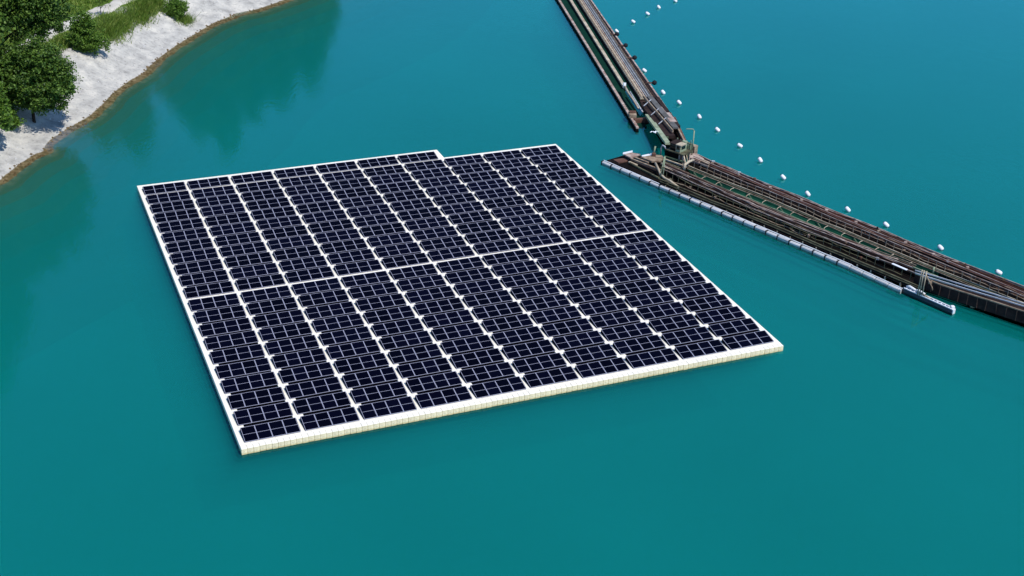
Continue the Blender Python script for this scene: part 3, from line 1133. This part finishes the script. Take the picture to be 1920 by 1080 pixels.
def tl(x, y, z):
    """tower local -> world (rotated in plan)"""
    c, s = math.cos(RZ), math.sin(RZ)
    return Vector((TC.x + c * x - s * y, TC.y + s * x + c * y, z))


def tbox(name, x0, x1, y0, y1, z0, z1, m, parent=tower):
    mb = MB()
    mb.slab([tuple(tl(x, y, 0)[:2]) for x, y in ((x0, y0), (x1, y0), (x1, y1), (x0, y1))], z0, z1)
    return part(name, mb, MT[m], parent)


tbox('base_housing', -1.5, 0.45, -0.6, 1.2, 0.3, 1.9, 'dark')  # shade on the lower body painted as near-black
for (x, y) in ((0.62, -0.5), (1.12, -0.5), (1.12, 0.8)):
    tbox('leg', x - 0.08, x + 0.08, y - 0.08, y + 0.08, 0.3, 2.0, 'rustpink')
tbox('leg_panel', 0.71, 1.03, -0.46, -0.40, 0.5, 1.95, 'rust')
tbox('platform', -1.25, 1.35, -0.8, 1.2, 2.002, 2.10, 'olive')
tbox('platform_rim', -1.3, 1.4, -0.86, -0.802, 2.0, 2.14, 'olive')
cab = tbox('cabin', -0.85, 0.60, -0.50, 0.75, 2.102, 2.95, 'dark')  # shaded side painted near-black; lit faces get separate pale walls
tbox('cabin_wall', 0.602, 0.66, -0.50, 0.75, 2.102, 2.95, 'palegreen', cab)
tbox('cabin_window', 0.662, 0.675, -0.30, 0.50, 2.40, 2.80, 'window', cab)
tbox('cabin_wall', 0.05, 0.66, -0.56, -0.502, 2.102, 2.40, 'palegreen', cab)
tbox('cabin_window', -0.8, 0.55, -0.54, -0.502, 2.402, 2.88, 'window', cab)
for x in (0.05, 0.62):
    tbox('window_post', x - 0.045, x + 0.045, -0.58, -0.541, 2.10, 2.95, 'cream', cab)
tbox('roof', 0.0, 0.78, -0.64, 0.5, 2.952, 3.06, 'cream')
tbox('roof', -0.95, -0.002, -0.64, 0.9, 2.952, 3.03, 'darkbrown')
tbox('roof_hatch', 0.1, 0.6, 0.502, 0.95, 2.952, 3.2, 'palegreen')
tbox('machine_housing', -0.6, 0.4, 1.3, 2.5, 0.9, 2.4, 'greensteel')
tbox('machine_housing', -0.1, 0.6, 2.6, 3.3, 0.9, 2.0, 'tan')
tbox('frame_post', -1.20, -1.08, 1.25, 1.37, 0.3, 3.0, 'palegreen')
tbox('frame_post', -0.85, -0.77, 1.5, 1.58, 0.3, 2.9, 'palegreen')
tbox('frame_post', 0.7, 0.78, 1.4, 1.48, 0.3, 3.2, 'palegreen')
for k_ in range(6):
    tbox('railing_post', -1.22 + k_ * 0.5, -1.18 + k_ * 0.5, 1.15, 1.19, 2.102, 2.8, 'olive')
tbox('handrail', -1.24, 1.34, 1.15, 1.19, 2.802, 2.84, 'olive')
mb = MB(); mb.tube([tl(-1.3, -0.6, 1.9), tl(-1.6, -0.6, 2.3), tl(-2.0, -0.5, 2.3), tl(-2.25, -0.4, 1.8), tl(-2.3, -0.3, 0.4)], 0.09, 7); part('hose', mb, MT['grey'], tower, True)
mb = MB(); mb.beam(tl(1.2, -0.5, 2.0), tl(2.1, -1.0, 0.8), 0.14, 0.14); part('stair_stringer', mb, MT['cream'], tower)
mb = MB(); mb.beam(tl(1.2, 0.0, 2.0), tl(2.1, -0.5, 0.8), 0.10, 0.14); part('stair_stringer', mb, MT['tan'], tower)

# davit post beside the tower
c_ = P(1297, 293, 1.0)
dav = empty('davit_post', (c_.x, c_.y, 0.95))
tag(dav, 'thin pale green davit post with bent arm beside the tower', 'post')
mb = MB(); mb.tube([c_ + Vector((0, 0, -0.3)), c_ + Vector((0, 0, 3.3))], 0.075, 7); part('post', mb, MT['palegreen'], dav, True)
mb = MB(); mb.tube([c_ + Vector((0, 0, 3.25)), c_ + Vector((-0.15, 0.03, 3.5)), c_ + Vector((-0.9, 0.1, 3.48)), c_ + Vector((-1.0, 0.1, 3.35))], 0.055, 7); part('arm', mb, MT['palegreen'], dav, True)
mb = MB(); mb.cbox(c_.x - 0.3, c_.x + 0.3, c_.y - 0.3, c_.y + 0.3, 0.75, 1.05, 0.04); part('base', mb, MT['rustred'], dav)

# ------------------------------------------------------------------ pontoon bridge B (runs to the right edge)
B0 = P(1560, 430, 0)
brB = empty('pontoon_bridge', (B0.x, B0.y, 0))
tag(brB, 'long rusty pontoon bridge with railings, pipes and a shaded green water gap', 'bridge')


def bbeam(name, pts, z, w, h, m, smooth=False, parent=None):
    """polyline bar through photo pixels at height z"""
    q0 = [P(x, y, z) for x, y in pts]
    q = [q0[0]]
    for i in range(len(q0) - 1):
        n_ = max(1, int((q0[i + 1] - q0[i]).length / 2.4))
        for k_ in range(1, n_ + 1):
            s_ = min(w, 0.10) * 0.5
            q.append(lerp(q0[i], q0[i + 1], k_ / n_) + Vector((rnd.gauss(0, s_), rnd.gauss(0, s_), rnd.gauss(0, 0.022))))
    mb = MB()
    for i in range(len(q) - 1): mb.beam(q[i], q[i + 1], w, h)
    part(name, mb, MT[m], parent or brB)
    return q


def along(q, d):
    for i in range(len(q) - 1):
        L = (q[i + 1] - q[i]).length
        if d <= L: return lerp(q[i], q[i + 1], d / L)
        d -= L
    return None


def plen(q): return sum((q[i + 1] - q[i]).length for i in range(len(q) - 1))


me_posts = {}
def posts(q, step, h, w, m, name='railing_post', start=0.4, lean=0.0):
    key = (round(h, 2), w, m)
    if key not in me_posts:
        mb = MB(); mb.box(-w / 2, w / 2, -w / 2, w / 2, -h, 0)
        me_posts[key] = mb.mesh(name, MT[m])
    d = start
    while d < plen(q):
        p = along(q, d)
        if p is None: break
        o = link(name, me_posts[key], brB, p - Vector(brB.location), (rnd.gauss(0, 0.03), rnd.gauss(0, 0.03), 0.75))
        d += step * rnd.uniform(0.93, 1.07)


def ext(a, b, t): return (a[0] + (b[0] - a[0]) * t, a[1] + (b[1] - a[1]) * t)


# lines as photo pixels
L2 = [(1237, 335), (1440, 417), (1727, 537)]
L3 = [(1246, 318), (1440, 403), (1716, 511)]
L7 = [(1300, 331), (1440, 386), (1712, 502)]
L8 = [(1288, 309), (1440, 370), (1620, 446), (1760, 504), (1820, 528), (1898, 559), (1990, 595)]
L9 = [(1298, 300), (1440, 357), (1640, 440), (1778, 498), (1827, 518), (1916, 553), (1990, 582)]
L10 = [(1300, 292), (1440, 350.5), (1640, 433), (1743, 474), (1800, 498), (1856, 521), (1917, 547), (1990, 576)]
L11 = [(1302, 286), (1401, 329), (1440, 344), (1498, 367), (1578, 400), (1658, 432), (1728, 462), (1778, 482), (1849, 509), (1920, 537), (1990, 565)]
for l_ in (L8, L9, L10, L11): l_.append(ext(l_[-2], l_[-1], 5.0))
q2 = bbeam('near_rail', L2, 0.85, 0.15, 0.10, 'olive')
bbeam('near_rail', [(x, y + 4.5) for x, y in L2], 0.70, 0.07, 0.10, 'olive')
posts(bbeam('kerb_rail', [(x, y + 9) for x, y in L2], 0.45, 0.06, 0.08, 'darkbrown'), 1.75, 0.55, 0.12, 'cream', 'stanchion', 0.9)
q3 = bbeam('railing', L3, 1.55, 0.065, 0.07, 'rustpink')
posts([p - Vector((0, 0, 0.10)) for p in q3], 1.04, 0.80, 0.05, 'olive')
bbeam('pipe', [(x, y - 4.5) for x, y in L3], 1.50, 0.09, 0.10, 'rustred')
bbeam('pipe', [(x, y - 8.0) for x, y in L3], 1.45, 0.08, 0.08, 'rustpink')
bbeam('pipe', [(x + 1, y - 11.0) for x, y in L3], 1.40, 0.10, 0.10, 'rust')
bbeam('pipe', [(x + 1, y - 13.5) for x, y in L3], 1.35, 0.07, 0.08, 'tan')
q7 = bbeam('edge_rail', L7, 1.05, 0.07, 0.08, 'palegreen')
# small bent brackets on the deck edge
d = 1.2
while d < plen(q7):
    p = along(q7, d)
    mb = MB()
    mb.tube([p + Vector((0, 0, -0.05)), p + Vector((0.08, 0.08, 0.14)), p + Vector((0.34, 0.34, 0.20)), p + Vector((0.52, 0.52, 0.16))], [0.06, 0.035, 0.03, 0.055], 6)
    part('roller_bracket', mb, MT['cream'], brB, True)
    d += rnd.choice((1.9, 2.3, 2.1))
q8 = bbeam('pipe', L8, 0.85, 0.10, 0.10, 'cream')
bbeam('walk_plank', [(x, y + 3.6) for x, y in L8], 0.78, 0.16, 0.08, 'olive')
bbeam('pipe', [(x, y + 6.2) for x, y in L8], 0.76, 0.08, 0.08, 'tan')
q9 = bbeam('railing', L9, 1.55, 0.065, 0.07, 'rustpink')
posts([p - Vector((0, 0, 0.10)) for p in q9], 1.04, 0.72, 0.06, 'tan')
q10 = bbeam('railing', L10, 1.50, 0.065, 0.07, 'rustpink')
bbeam('pipe', [(x, y + 3.5) for x, y in L10], 1.40, 0.08, 0.08, 'rust')
q11 = bbeam('far_edge_beam', L11, 1.10, 0.09, 0.16, 'rustpink')
# little tan junction boxes on the red deck
for t_ in (3, 7.3, 12, 16.5, 20, 24, 27, 30.5, 34, 38):
    p = along([lerp(a, b, 0.5) for a, b in zip([P(x, y + 3, 1.15) for x, y in L11], [P(x, y + 3, 1.15) for x, y in L11])], t_)
    if p is None: continue
    mb = MB(); mb.cbox(p.x - 0.17, p.x + 0.17, p.y - 0.12, p.y + 0.12, 0.85, 1.1, 0.03); part('junction_box', mb, MT['tan' if int(t_) % 2 else 'rustpink'], brB)


def zone(name, la, lb, z_ref_a, z_ref_b, z0, z1, m):
    pa_ = [P(x, y, z_ref_a) for x, y in la]
    pb2 = [P(x, y, z_ref_b) for x, y in lb]
    mb = MB()
    mb.slab([(p.x, p.y) for p in pa_] + [(p.x, p.y) for p in pb2[::-1]], z0, z1)
    part(name, mb, MT[m], brB)


zone('hull', [(x, y + 2) for x, y in L2], L7, 0.60, 1.0, -0.5, 0.35, 'dark')
zone('deck', [(x, y + 3) for x, y in L3], [(x + 1, y - 13) for x, y in L3], 0.75, 1.2, 0.352, 0.70, 'dark')
zone('shaded_gap', [(x, y - 0.5) for x, y in L7], [(x, y + 7) for x, y in L8[:4]], 0.42, 0.42, -0.4, 0.40, 'green2')  # added slab in place of the shaded water between the hulls
zone('hull', L8, L11, 0.75, 1.05, -0.5, 0.65, 'dark')
zone('far_deck', [(x, y + 4) for x, y in L10], [(x, y + 1) for x, y in L11], 0.95, 1.0, 0.652, 0.90, 'rustred')
zone('inner_deck', [(x, y + 9) for x, y in L9], [(x, y + 5) for x, y in L10], 0.85, 1.0, 0.652, 0.75, 'dark')

def hose(la, f0, f1, z, r_, m, sd):
    rr2 = random.Random(sd)
    q = [P(x, y, z) for x, y in la]
    L_ = plen(q)
    d_, pts_ = L_ * f0, []
    while d_ < L_ * f1:
        p_ = along(q, d_)
        pts_.append(p_ + Vector((rr2.gauss(0, 0.10), rr2.gauss(0, 0.10), rr2.uniform(-0.05, 0.10))))
        d_ += rr2.uniform(0.9, 1.8)
    mb = MB()
    mb.tube(pts_, r_, 6)
    part('hose', mb, MT[m], brB, True)


for i_, (ln, dy_, f0_, f1_, z_, r_, m_) in enumerate((
        (L3, -6, 0.02, 0.95, 1.30, 0.045, 'rustpink'), (L3, -2, 0.1, 0.7, 1.05, 0.04, 'tan'), (L3, -9.5, 0.3, 0.98, 1.35, 0.05, 'rustpink'), (L3, 5, 0.05, 0.9, 0.78, 0.05, 'olive'),
        (L2, -4, 0.0, 0.6, 0.45, 0.05, 'tan'), (L2, -7, 0.35, 0.95, 0.5, 0.045, 'olive'), (L7, 2.5, 0.0, 0.9, 0.85, 0.04, 'tan'),
        (L9, 8, 0.02, 0.8, 0.80, 0.045, 'tan'), (L9, 5, 0.3, 0.98, 0.82, 0.04, 'rust'), (L10, 5, 0.0, 0.95, 1.00, 0.04, 'tan'), (L11, 3, 0.05, 0.6, 0.98, 0.045, 'rustpink'), (L11, 5, 0.4, 0.98, 0.98, 0.04, 'rust'))):
    hose([(x, y + dy_) for x, y in ln], f0_, f1_, z_, r_, m_, 200 + i_)
for i_ in range(46):  # loose crates scattered at random as deck clutter
    ln, dy_, z_ = rnd.choice(((L3, 3, 0.72), (L3, -3, 0.72), (L3, -8, 0.72), (L9, 7, 0.76), (L10, 6, 0.76), (L11, 4, 0.91), (L2, -5, 0.36)))
    q = [P(x, y + dy_, z_) for x, y in ln]
    p = along(q, rnd.uniform(0.03, 0.95) * plen(q))
    s_ = rnd.uniform(0.08, 0.2)
    mb = MB(); mb.cbox(-s_, s_, -s_ * 0.7, s_ * 0.7, -0.03, rnd.uniform(0.08, 0.35), 0.02)
    o_ = link('deck_crate', mb.mesh('deck_crate', MT[rnd.choice(('rust', 'tan', 'rustpink', 'olive', 'darkbrown', 'darkbrown', 'grey'))]), brB, p - Vector(brB.location), (0, 0, rnd.uniform(0, 3)))

# right part: enclosed conveyor gallery leaving the frame
G1 = [(1716, 506), (1760, 519), (1920, 567.5), (1990, 589)]
G2 = [(1716, 511), (1760, 524.5), (1920, 573), (1990, 594)]
G3 = [(1728, 518), (1760, 531.5), (1920, 583.5), (1990, 606)]
G4 = [(1727, 537), (1760, 547), (1825, 569), (1920, 602), (1990, 627)]
for l_ in (G1, G2, G3, G4): l_.append(ext(l_[-2], l_[-1], 5.0))
bbeam('gallery_rail', G1, 1.85, 0.10, 0.12, 'grey')
bbeam('gallery_rail', G2, 1.80, 0.10, 0.12, 'grey')
bbeam('gallery_rail', G3, 1.55, 0.12, 0.12, 'tan')
bbeam('gallery_sill', G4, 0.35, 0.14, 0.12, 'rust')
zone('gallery_hull', G4, G1, 0.25, 1.7, -0.4, 0.30, 'dark')
zone('gallery_roof', [(x, y + 1.5) for x, y in G3], G2, 1.5, 1.7, 0.302, 1.50, 'darkbrown')
posts([P(x, y + 2.2, 1.45) for x, y in G3], 0.95, 1.15, 0.07, 'rust', 'gallery_post', 0.3)
posts([P(x, y, 1.55) for x, y in G1], 1.9, 1.2, 0.07, 'olive', 'gallery_post', 0.6)
for (a_, b_) in (((1712, 500), (1760, 519)),):
    bbeam('gallery_rail', [a_, b_], 1.55, 0.10, 0.12, 'palegreen')
mb = MB(); mb.tube([P(1749, 513, 1.2), P(1749, 513, 1.2) + Vector((0, 0, 0.75))], 0.09, 7); part('lamp_stub', mb, MT['palegreen'], brB, True)
c_ = P(1824, 570, 0.3)
mb = MB(); mb.cbox(c_.x - 0.22, c_.x + 0.22, c_.y - 0.22, c_.y + 0.22, 0.0, 0.55, 0.05); part('bollard', mb, MT['cream'], brB)
# blue-white sheet on the pipes
mb = MB(); mb.slab([tuple(P(x, y, 1.85)[:2]) for x, y in ((1672, 491), (1675, 489.5), (1703, 501.5), (1700, 503))], 1.60, 1.64); part('cover_sheet', mb, MT['white'], brB)
for (x_, y_) in ((1300, 321), (1345, 336), (1400, 359), (1460, 385), (1530, 413), (1600, 444)):
    mb = MB(); mb.beam(P(x_, y_, 0.66), P(x_ + 9, y_ + 13, 0.66), 0.10, 0.06); part('deck_cleat', mb, MT['greensteel'], brB)

# left end of the bridge: bow plates, beams, hoses
bow = empty('bow_pontoon', tuple(P(1190, 305, 0)))
tag(bow, 'rusty bow pontoon with pale deck plates at the bridge end', 'pontoon')


def bowslab(name, pts, zr, z0, z1, m):
    mb = MB()
    mb.slab([tuple(P(x, y, zr)[:2]) for x, y in pts], z0, z1)
    part(name, mb, MT[m], bow)


bowslab('hull', [(1138, 301), (1175, 290), (1262, 300), (1300, 322), (1250, 345), (1215, 335)], 0.3, -0.5, 0.35, 'dark')
bowslab('bow_plate', [(1168, 288), (1180, 285), (1201, 289), (1183, 296)], 1.0, 0.85, 1.0, 'rustpink')
bowslab('bow_plate', [(1168, 287), (1186, 283), (1186, 285), (1168, 289)], 1.05, 1.002, 1.12, 'white')
bowslab('deck_plate', [(1150, 299), (1172, 296), (1182, 300), (1160, 305)], 0.5, 0.352, 0.5, 'rust')
bowslab('deck_plate', [(1201, 294), (1222, 291), (1244, 297), (1240, 301), (1222, 302)], 1.1, 0.9, 1.1, 'tan')
bowslab('deck_plate', [(1203, 291), (1221, 287), (1222, 290), (1205, 293.5)], 1.1, 0.9, 1.08, 'white')
bowslab('deck_plate', [(1226, 290), (1241, 291), (1245, 296), (1230, 294)], 1.2, 1.0, 1.2, 'tan')
bowslab('timber', [(1178, 303), (1182, 302), (1196, 308), (1192, 310)], 0.6, 0.4, 0.6, 'cream')
for (a_, b_, z_, m_) in (((1184, 297), (1240, 318), 0.9, 'tan'), ((1184, 300), (1236, 322), 0.75, 'darkbrown'), ((1180, 304), (1236, 333), 0.6, 'olive'),
                         ((1245, 297), (1285, 311), 1.4, 'cream'), ((1244, 302), (1284, 318), 1.3, 'olive'), ((1240, 305), (1290, 327), 1.25, 'tan'), ((1243, 311), (1292, 333), 1.2, 'cream'), ((1190, 294), (1216, 304), 1.0, 'tan'),
                         ((1246, 292), (1288, 304), 1.3, 'greensteel')):
    mb = MB(); mb.beam(P(*a_, z_), P(*b_, z_), 0.20, 0.18); part('deck_beam', mb, MT[m_], bow)
c_ = P(1225, 291, 1.1)
mb = MB(); mb.tube([c_, c_ + Vector((0.08, 0, 0.6)), c_ + Vector((0.15, 0, 1.15))], [0.10, 0.09, 0.12], 7); part('signal_post', mb, MT['palegreen'], bow, True)
mb = MB(); mb.cbox(c_.x - 0.2, c_.x + 0.25, c_.y - 0.5, c_.y - 0.1, 1.1, 1.5, 0.03); part('post_box', mb, MT['rust'], bow)
mb = MB(); mb.tube([P(1229, 306, 1.1), P(1234, 316, 1.0), P(1238, 326, 0.8), P(1246, 334, 0.75), P(1256, 339, 0.75), P(1273, 352, 0.6)], 0.14, 8); part('hose', mb, MT['cream'], bow, True)
c_ = P(1243, 331, 0.7)
for dx_, tx_ in ((0.0, 0.05), (-0.35, 0.0)):
    mb = MB(); mb.tube([c_ + Vector((dx_, 0, -0.3)), c_ + Vector((tx_, 0.1, 2.5))], 0.07, 6); part('mast_leg', mb, MT['palegreen'], bow, True)
mb = MB(); mb.beam(c_ + Vector((-0.35, 0, 1.2)), c_ + Vector((0.15, 0, 1.2)), 0.08, 0.08); part('mast_brace', mb, MT['olive'], bow)
bowslab('timber', [(1246, 336), (1258, 334), (1262, 339), (1250, 342)], 0.7, 0.4, 0.7, 'olive')
for (x_, y_, z_) in ((1258, 308, 1.3), (1266, 313, 1.3), (1274, 318, 1.2), (1284, 305, 1.4), (1280, 325, 1.2)):
    c_ = P(x_, y_, z_)
    mb = MB(); mb.box(c_.x - 0.07, c_.x + 0.07, c_.y - 0.07, c_.y + 0.07, 0.3, z_); part('stanchion', mb, MT['tan'], bow)
mb = MB(); mb.tube([P(1283, 318, 1.3), P(1284, 309, 1.9), P(1292, 303, 1.7), P(1300, 300, 1.3)], 0.16, 8); part('elbow_pipe', mb, MT['cream'], bow, True)
mb = MB(); mb.slab([tuple(P(x, y, 1.2)[:2]) for x, y in ((1294, 287), (1303, 287), (1320, 297), (1310, 302), (1294, 296))], 0.6, 1.2); part('landing_plate', mb, MT['rustpink'], bow)
mb = MB(); mb.slab([tuple(P(x, y, 1.3)[:2]) for x, y in ((1318, 298), (1331, 304), (1328, 308), (1314, 302))], 0.8, 1.3); part('landing_box', mb, MT['cream'], bow)

# ------------------------------------------------------------------ white float boom along the bridge
F0, F1 = P(1130, 303.5, 0.15), P(1595, 500.5, 0.2)
boom = empty('float_boom', (F0.x, F0.y, 0))
tag(boom, 'row of strapped white floats along the near side of the bridge', 'float boom')
bd = (F1 - F0).normalized()
ang = math.atan2(bd.y, bd.x)
NF = 23
LF = (F1 - F0).length / NF


def float_piece(L, w, zt, zb, c):
    mb = MB()
    prof = [(-w / 2, zb), (w / 2, zb), (w / 2, zt - c), (w / 2 - c, zt), (-w / 2 + c, zt), (-w / 2, zt - c)]
    v = []
    for x, k in ((0.03, 0.88), (0.10, 1.0), (L - 0.10, 1.0), (L - 0.03, 0.88)):
        v += [(x, y * k, zb + (z - zb) * (0.94 if k < 1 else 1)) for y, z in prof]
    f = []
    for r in range(3):
        for i in range(6):
            j = (i + 1) % 6
            f.append((r * 6 + i, r * 6 + 6 + i, r * 6 + 6 + j, r * 6 + j))
    f += [tuple(range(6)), tuple(range(23, 17, -1))]
    mb.add(v, [t[::-1] for t in f])
    return mb


me_fl = [float_piece(LF, 0.40 + 0.03 * v, 0.31 + 0.03 * v, -0.25, 0.10).mesh('float', MT['floattube']) for v in range(3)]
stp = MB(); stp.box(-0.045, 0.045, -0.25, 0.25, -0.1, 0.37)
me_st = stp.mesh('strap', MT['strap'])
rl = MB(); rl.tube([(0, 0, 0), (LF, 0, 0)], 0.05, 6)
me_rl = rl.mesh('top_rail', MT['white'])
for i in range(NF):
    p = F0 + bd * (i * LF) - Vector((F0.x, F0.y, 0.2))
    link('float', me_fl[rnd.randrange(3)], boom, p + Vector((0, 0, rnd.gauss(0, 0.015))), (0, rnd.gauss(0, 0.008), ang + rnd.gauss(0, 0.014)))
    link('strap', me_st, boom, p, (0, 0, ang))
    nn_ = Vector((-bd.y, bd.x, 0))
    link('top_rail', me_rl, boom, p + nn_ * 0.19 + Vector((0, 0, 0.36)), (0, 0, ang + rnd.gauss(0, 0.012)))
# slimmer run of floats
K0, K1 = P(1595, 500.5, 0.2), P(1690, 544, 0.2)
kd = (K1 - K0).normalized()
kang = math.atan2(kd.y, kd.x)
KL = (K1 - K0).length / 4
me_k = float_piece(KL, 0.36, 0.28, -0.25, 0.08).mesh('float', MT['floattube'])
for i in range(4):
    p = K0 + kd * (i * KL) - Vector((F0.x, F0.y, 0.2))
    link('float', me_k, boom, p, (0, 0, kang + rnd.gauss(0, 0.01)))
    rl = MB(); rl.tube([(0, 0, 0), (KL, 0, 0)], 0.05, 6)
    link('top_rail', rl.mesh('top_rail', MT['white']), boom, p + Vector((-kd.y, kd.x, 0)) * 0.16 + Vector((0, 0, 0.33)), (0, 0, kang))

# long narrow barge at the end of the boom
W0, W1 = P(1690, 546, 0.0), P(1784, 588, 0.0)
bg_ = empty('narrow_barge', (W0.x, W0.y, 0))
tag(bg_, 'long narrow barge with shade-dark navy side and white ladder deck', 'barge')
wd = (W1 - W0).normalized()
wn_ = Vector((-wd.y, wd.x, 0))
BL_ = (W1 - W0).length
mb = MB()
sec = []
for t_, k_ in ((0.0, 0.75), (0.06, 1.0), (0.95, 1.0), (1.0, 0.9)):
    c_ = W0 + wd * (BL_ * t_) + wn_ * 0.25
    sec.append([c_ - wn_ * 0.25 * k_ + Vector((0, 0, 0.38)), c_ + wn_ * 0.25 * k_ + Vector((0, 0, 0.38)), c_ + wn_ * 0.23 * k_ + Vector((0, 0, -0.3)), c_ - wn_ * 0.23 * k_ + Vector((0, 0, -0.3))])
v_ = sum(sec, [])
f_ = []
for r in range(3):
    for i in range(4):
        j = (i + 1) % 4
        f_.append((r * 4 + i, r * 4 + j, r * 4 + 4 + j, r * 4 + 4 + i))
f_ += [(3, 2, 1, 0), (12, 13, 14, 15)]
mb.add(v_, f_)
part('hull', mb, MT['navy'], bg_)  # dark tone carries the near-side shade; the lit end is a white plate
for s_ in (0.07, 0.43):
    mb = MB(); mb.beam(W0 + wn_ * s_ + wd * 0.2 + Vector((0, 0, 0.47)), W1 + wn_ * s_ + Vector((0, 0, 0.47)), 0.12, 0.098); part('deck_rail', mb, MT['white'], bg_)
n_ = int(BL_ / 0.45)
for i in range(n_):
    p = W0 + wd * (0.4 + i * 0.45) + Vector((0, 0, 0.43))
    mb = MB(); mb.beam(p + wn_ * 0.12, p + wn_ * 0.38, 0.10, 0.05); part('rung', mb, MT['white'], bg_)
mb = MB(); mb.slab([tuple((W1 + wn_ * a + wd * b)[:2]) for a, b in ((0.05, 0.005), (0.45, 0.005), (0.45, 0.10), (0.05, 0.10))], -0.1, 0.41); part('end_plate', mb, MT['white'], bg_)
mb = MB(); c_ = W1 + wn_ * 0.42 - wd * 0.25; mb.cbox(c_.x - 0.18, c_.x + 0.18, c_.y - 0.18, c_.y + 0.18, 0.38, 0.62, 0.04); part('end_bollard', mb, MT['white'], bg_)
for t_ in (0.04, 0.22):
    p = W0 + wd * (BL_ * t_) + wn_ * 0.44 + Vector((0, 0, 0.52))
    mb = MB(); mb.tube([p, p + wd * 0.35 + Vector((0, 0, 0.12)), p + wd * 1.1 + Vector((0, 0, 0.02))], [0.10, 0.13, 0.10], 8); part('fender', mb, MT['white'], bg_, True)

# mast on the barge
c_ = P(1724, 553, 0.45)
mast = empty('mast_frame', (c_.x, c_.y, 0.42))
tag(mast, 'tan lattice mast frame standing on the narrow barge', 'mast')
for (dx_, dy_, tx_, ty_) in ((0, 0, 0.0, 0.0), (0.22, -0.15, 0.22, -0.15), (-0.16, 0.12, -0.16, 0.12)):
    mb = MB(); mb.tube([c_ + Vector((dx_, dy_, -0.05)), c_ + Vector((tx_, ty_, 2.75))], 0.065, 6); part('mast_leg', mb, MT['cream'], mast, True)
mb = MB(); mb.tube([c_ + Vector((0.2, -0.1, 2.4)), c_ + Vector((0.9, -0.6, 1.2)), c_ + Vector((1.0, -0.6, 0.9))], 0.055, 6); part('stay', mb, MT['tan'], mast, True)
mb = MB(); mb.tube([c_ + Vector((0.1, 0, 0.25)), c_ + Vector((0.9, -0.75, 0.02))], 0.07, 6); part('stay', mb, MT['tan'], mast, True)
for h_ in (0.9, 1.7, 2.4):
    mb = MB(); mb.beam(c_ + Vector((-0.2, 0.13, h_)), c_ + Vector((0.26, -0.17, h_)), 0.06, 0.06); part('mast_brace', mb, MT['olive'], mast)
mb = MB(); q_ = c_ + Vector((0.55, -0.3, 1.55)); mb.tube([q_, q_ + Vector((0.3, -0.1, 0.1))], 0.15, 8); part('pulley', mb, MT['tan'], mast, True)

# ------------------------------------------------------------------ buoys
prof = [(-0.50, 0.10), (-0.46, 0.26), (-0.36, 0.345), (-0.12, 0.375), (0.12, 0.375), (0.36, 0.345), (0.46, 0.26), (0.50, 0.10)]
mb = MB(); mb.tube([(x, 0, 0) for x, r in prof], [r for x, r in prof], 14); me_by = mb.mesh('body', MT['white'], smooth=True)
mb = MB(); mb.tube([(-0.62, 0, 0), (-0.50, 0, 0)], 0.07, 6); mb.tube([(0.50, 0, 0), (0.62, 0, 0)], 0.07, 6); me_eye = mb.mesh('rope_eye', MT['strap'])
for (x_, y_) in ((1266, 3), (1235, 15), (1214, 28), (1187, 43), (1156, 60), (1208, 134), (1243, 175), (1273, 195), (1311, 221), (1345, 245), (1387, 275),
                 (1425, 303), (1468, 335), (1514, 369), (1589, 398), (1661, 427), (1763, 470), (1872, 516), (1985, 560)):
    p = P(x_, y_ - (3 if x_ > 1480 else 0), 0.0)
    b_ = empty('buoy', (p.x, p.y, 0.16 + rnd.uniform(-0.03, 0.06)), -0.55 + rnd.gauss(0, 0.35))
    b_.rotation_euler[1] = rnd.uniform(0.35, 0.75)
    lab_ = ('white drum buoy in the line curving off from the far conveyor' if y_ < 65 else 'white drum buoy close beside the lower end of the floating conveyor' if y_ < 200
            else 'white drum buoy in open water to the right of the tower' if y_ < 340 else 'white drum buoy floating just behind the rusty deck of the bridge')
    tag(b_, lab_, 'buoy', lab_.replace('white drum buoy', 'buoys'))
    link('body', me_by, b_); link('rope_eye', me_eye, b_)
    b_.scale = (0.72, 0.66, 0.66)

# gull gliding beside the tower
p = P(1227, 248, 3.2)
mb = MB()
mb.tube([(-0.30, 0, 0.0), (-0.20, 0, 0.0), (-0.05, 0, -0.01), (0.10, 0, 0.0), (0.20, 0, 0.02), (0.27, 0, 0.03), (0.31, 0, 0.02)], [0.02, 0.05, 0.085, 0.08, 0.05, 0.05, 0.02], 8)
mb.add([(-0.30, 0.10, 0.0), (-0.30, -0.10, 0.0), (-0.15, -0.03, 0.02), (-0.15, 0.03, 0.02), (-0.30, 0.10, -0.01), (-0.30, -0.10, -0.01), (-0.15, -0.03, 0.0), (-0.15, 0.03, 0.0)], [(0, 3, 2, 1), (4, 5, 6, 7), (0, 1, 5, 4)])
for s_ in (1, -1):
    w_ = [(-0.10, 0.05, 0.03), (0.12, 0.05, 0.03), (0.16, 0.34, 0.12), (-0.02, 0.34, 0.12), (0.02, 0.72, 0.05), (-0.06, 0.70, 0.05)]
    t_ = [(x, y * s_, z) for x, y, z in w_] + [(x, y * s_, z - 0.02) for x, y, z in w_]
    mb.add(t_, [(0, 1, 2, 3), (3, 2, 4, 5), (9, 8, 7, 6), (11, 10, 8, 9), (1, 7, 8, 2), (2, 8, 10, 4), (0, 3, 9, 6), (3, 5, 11, 9), (4, 10, 11, 5)])
mb.cur = 1
mb.tube([(0.30, 0, 0.02), (0.38, 0, 0.01)], [0.018, 0.005], 5)
gl_ = link('gull', mb.mesh('gull', [MT['gull'], MT['beak']]), None, p, (0.15, 0, 2.2))
tag(gl_, 'white gull gliding over the water left of the tower', 'gull')
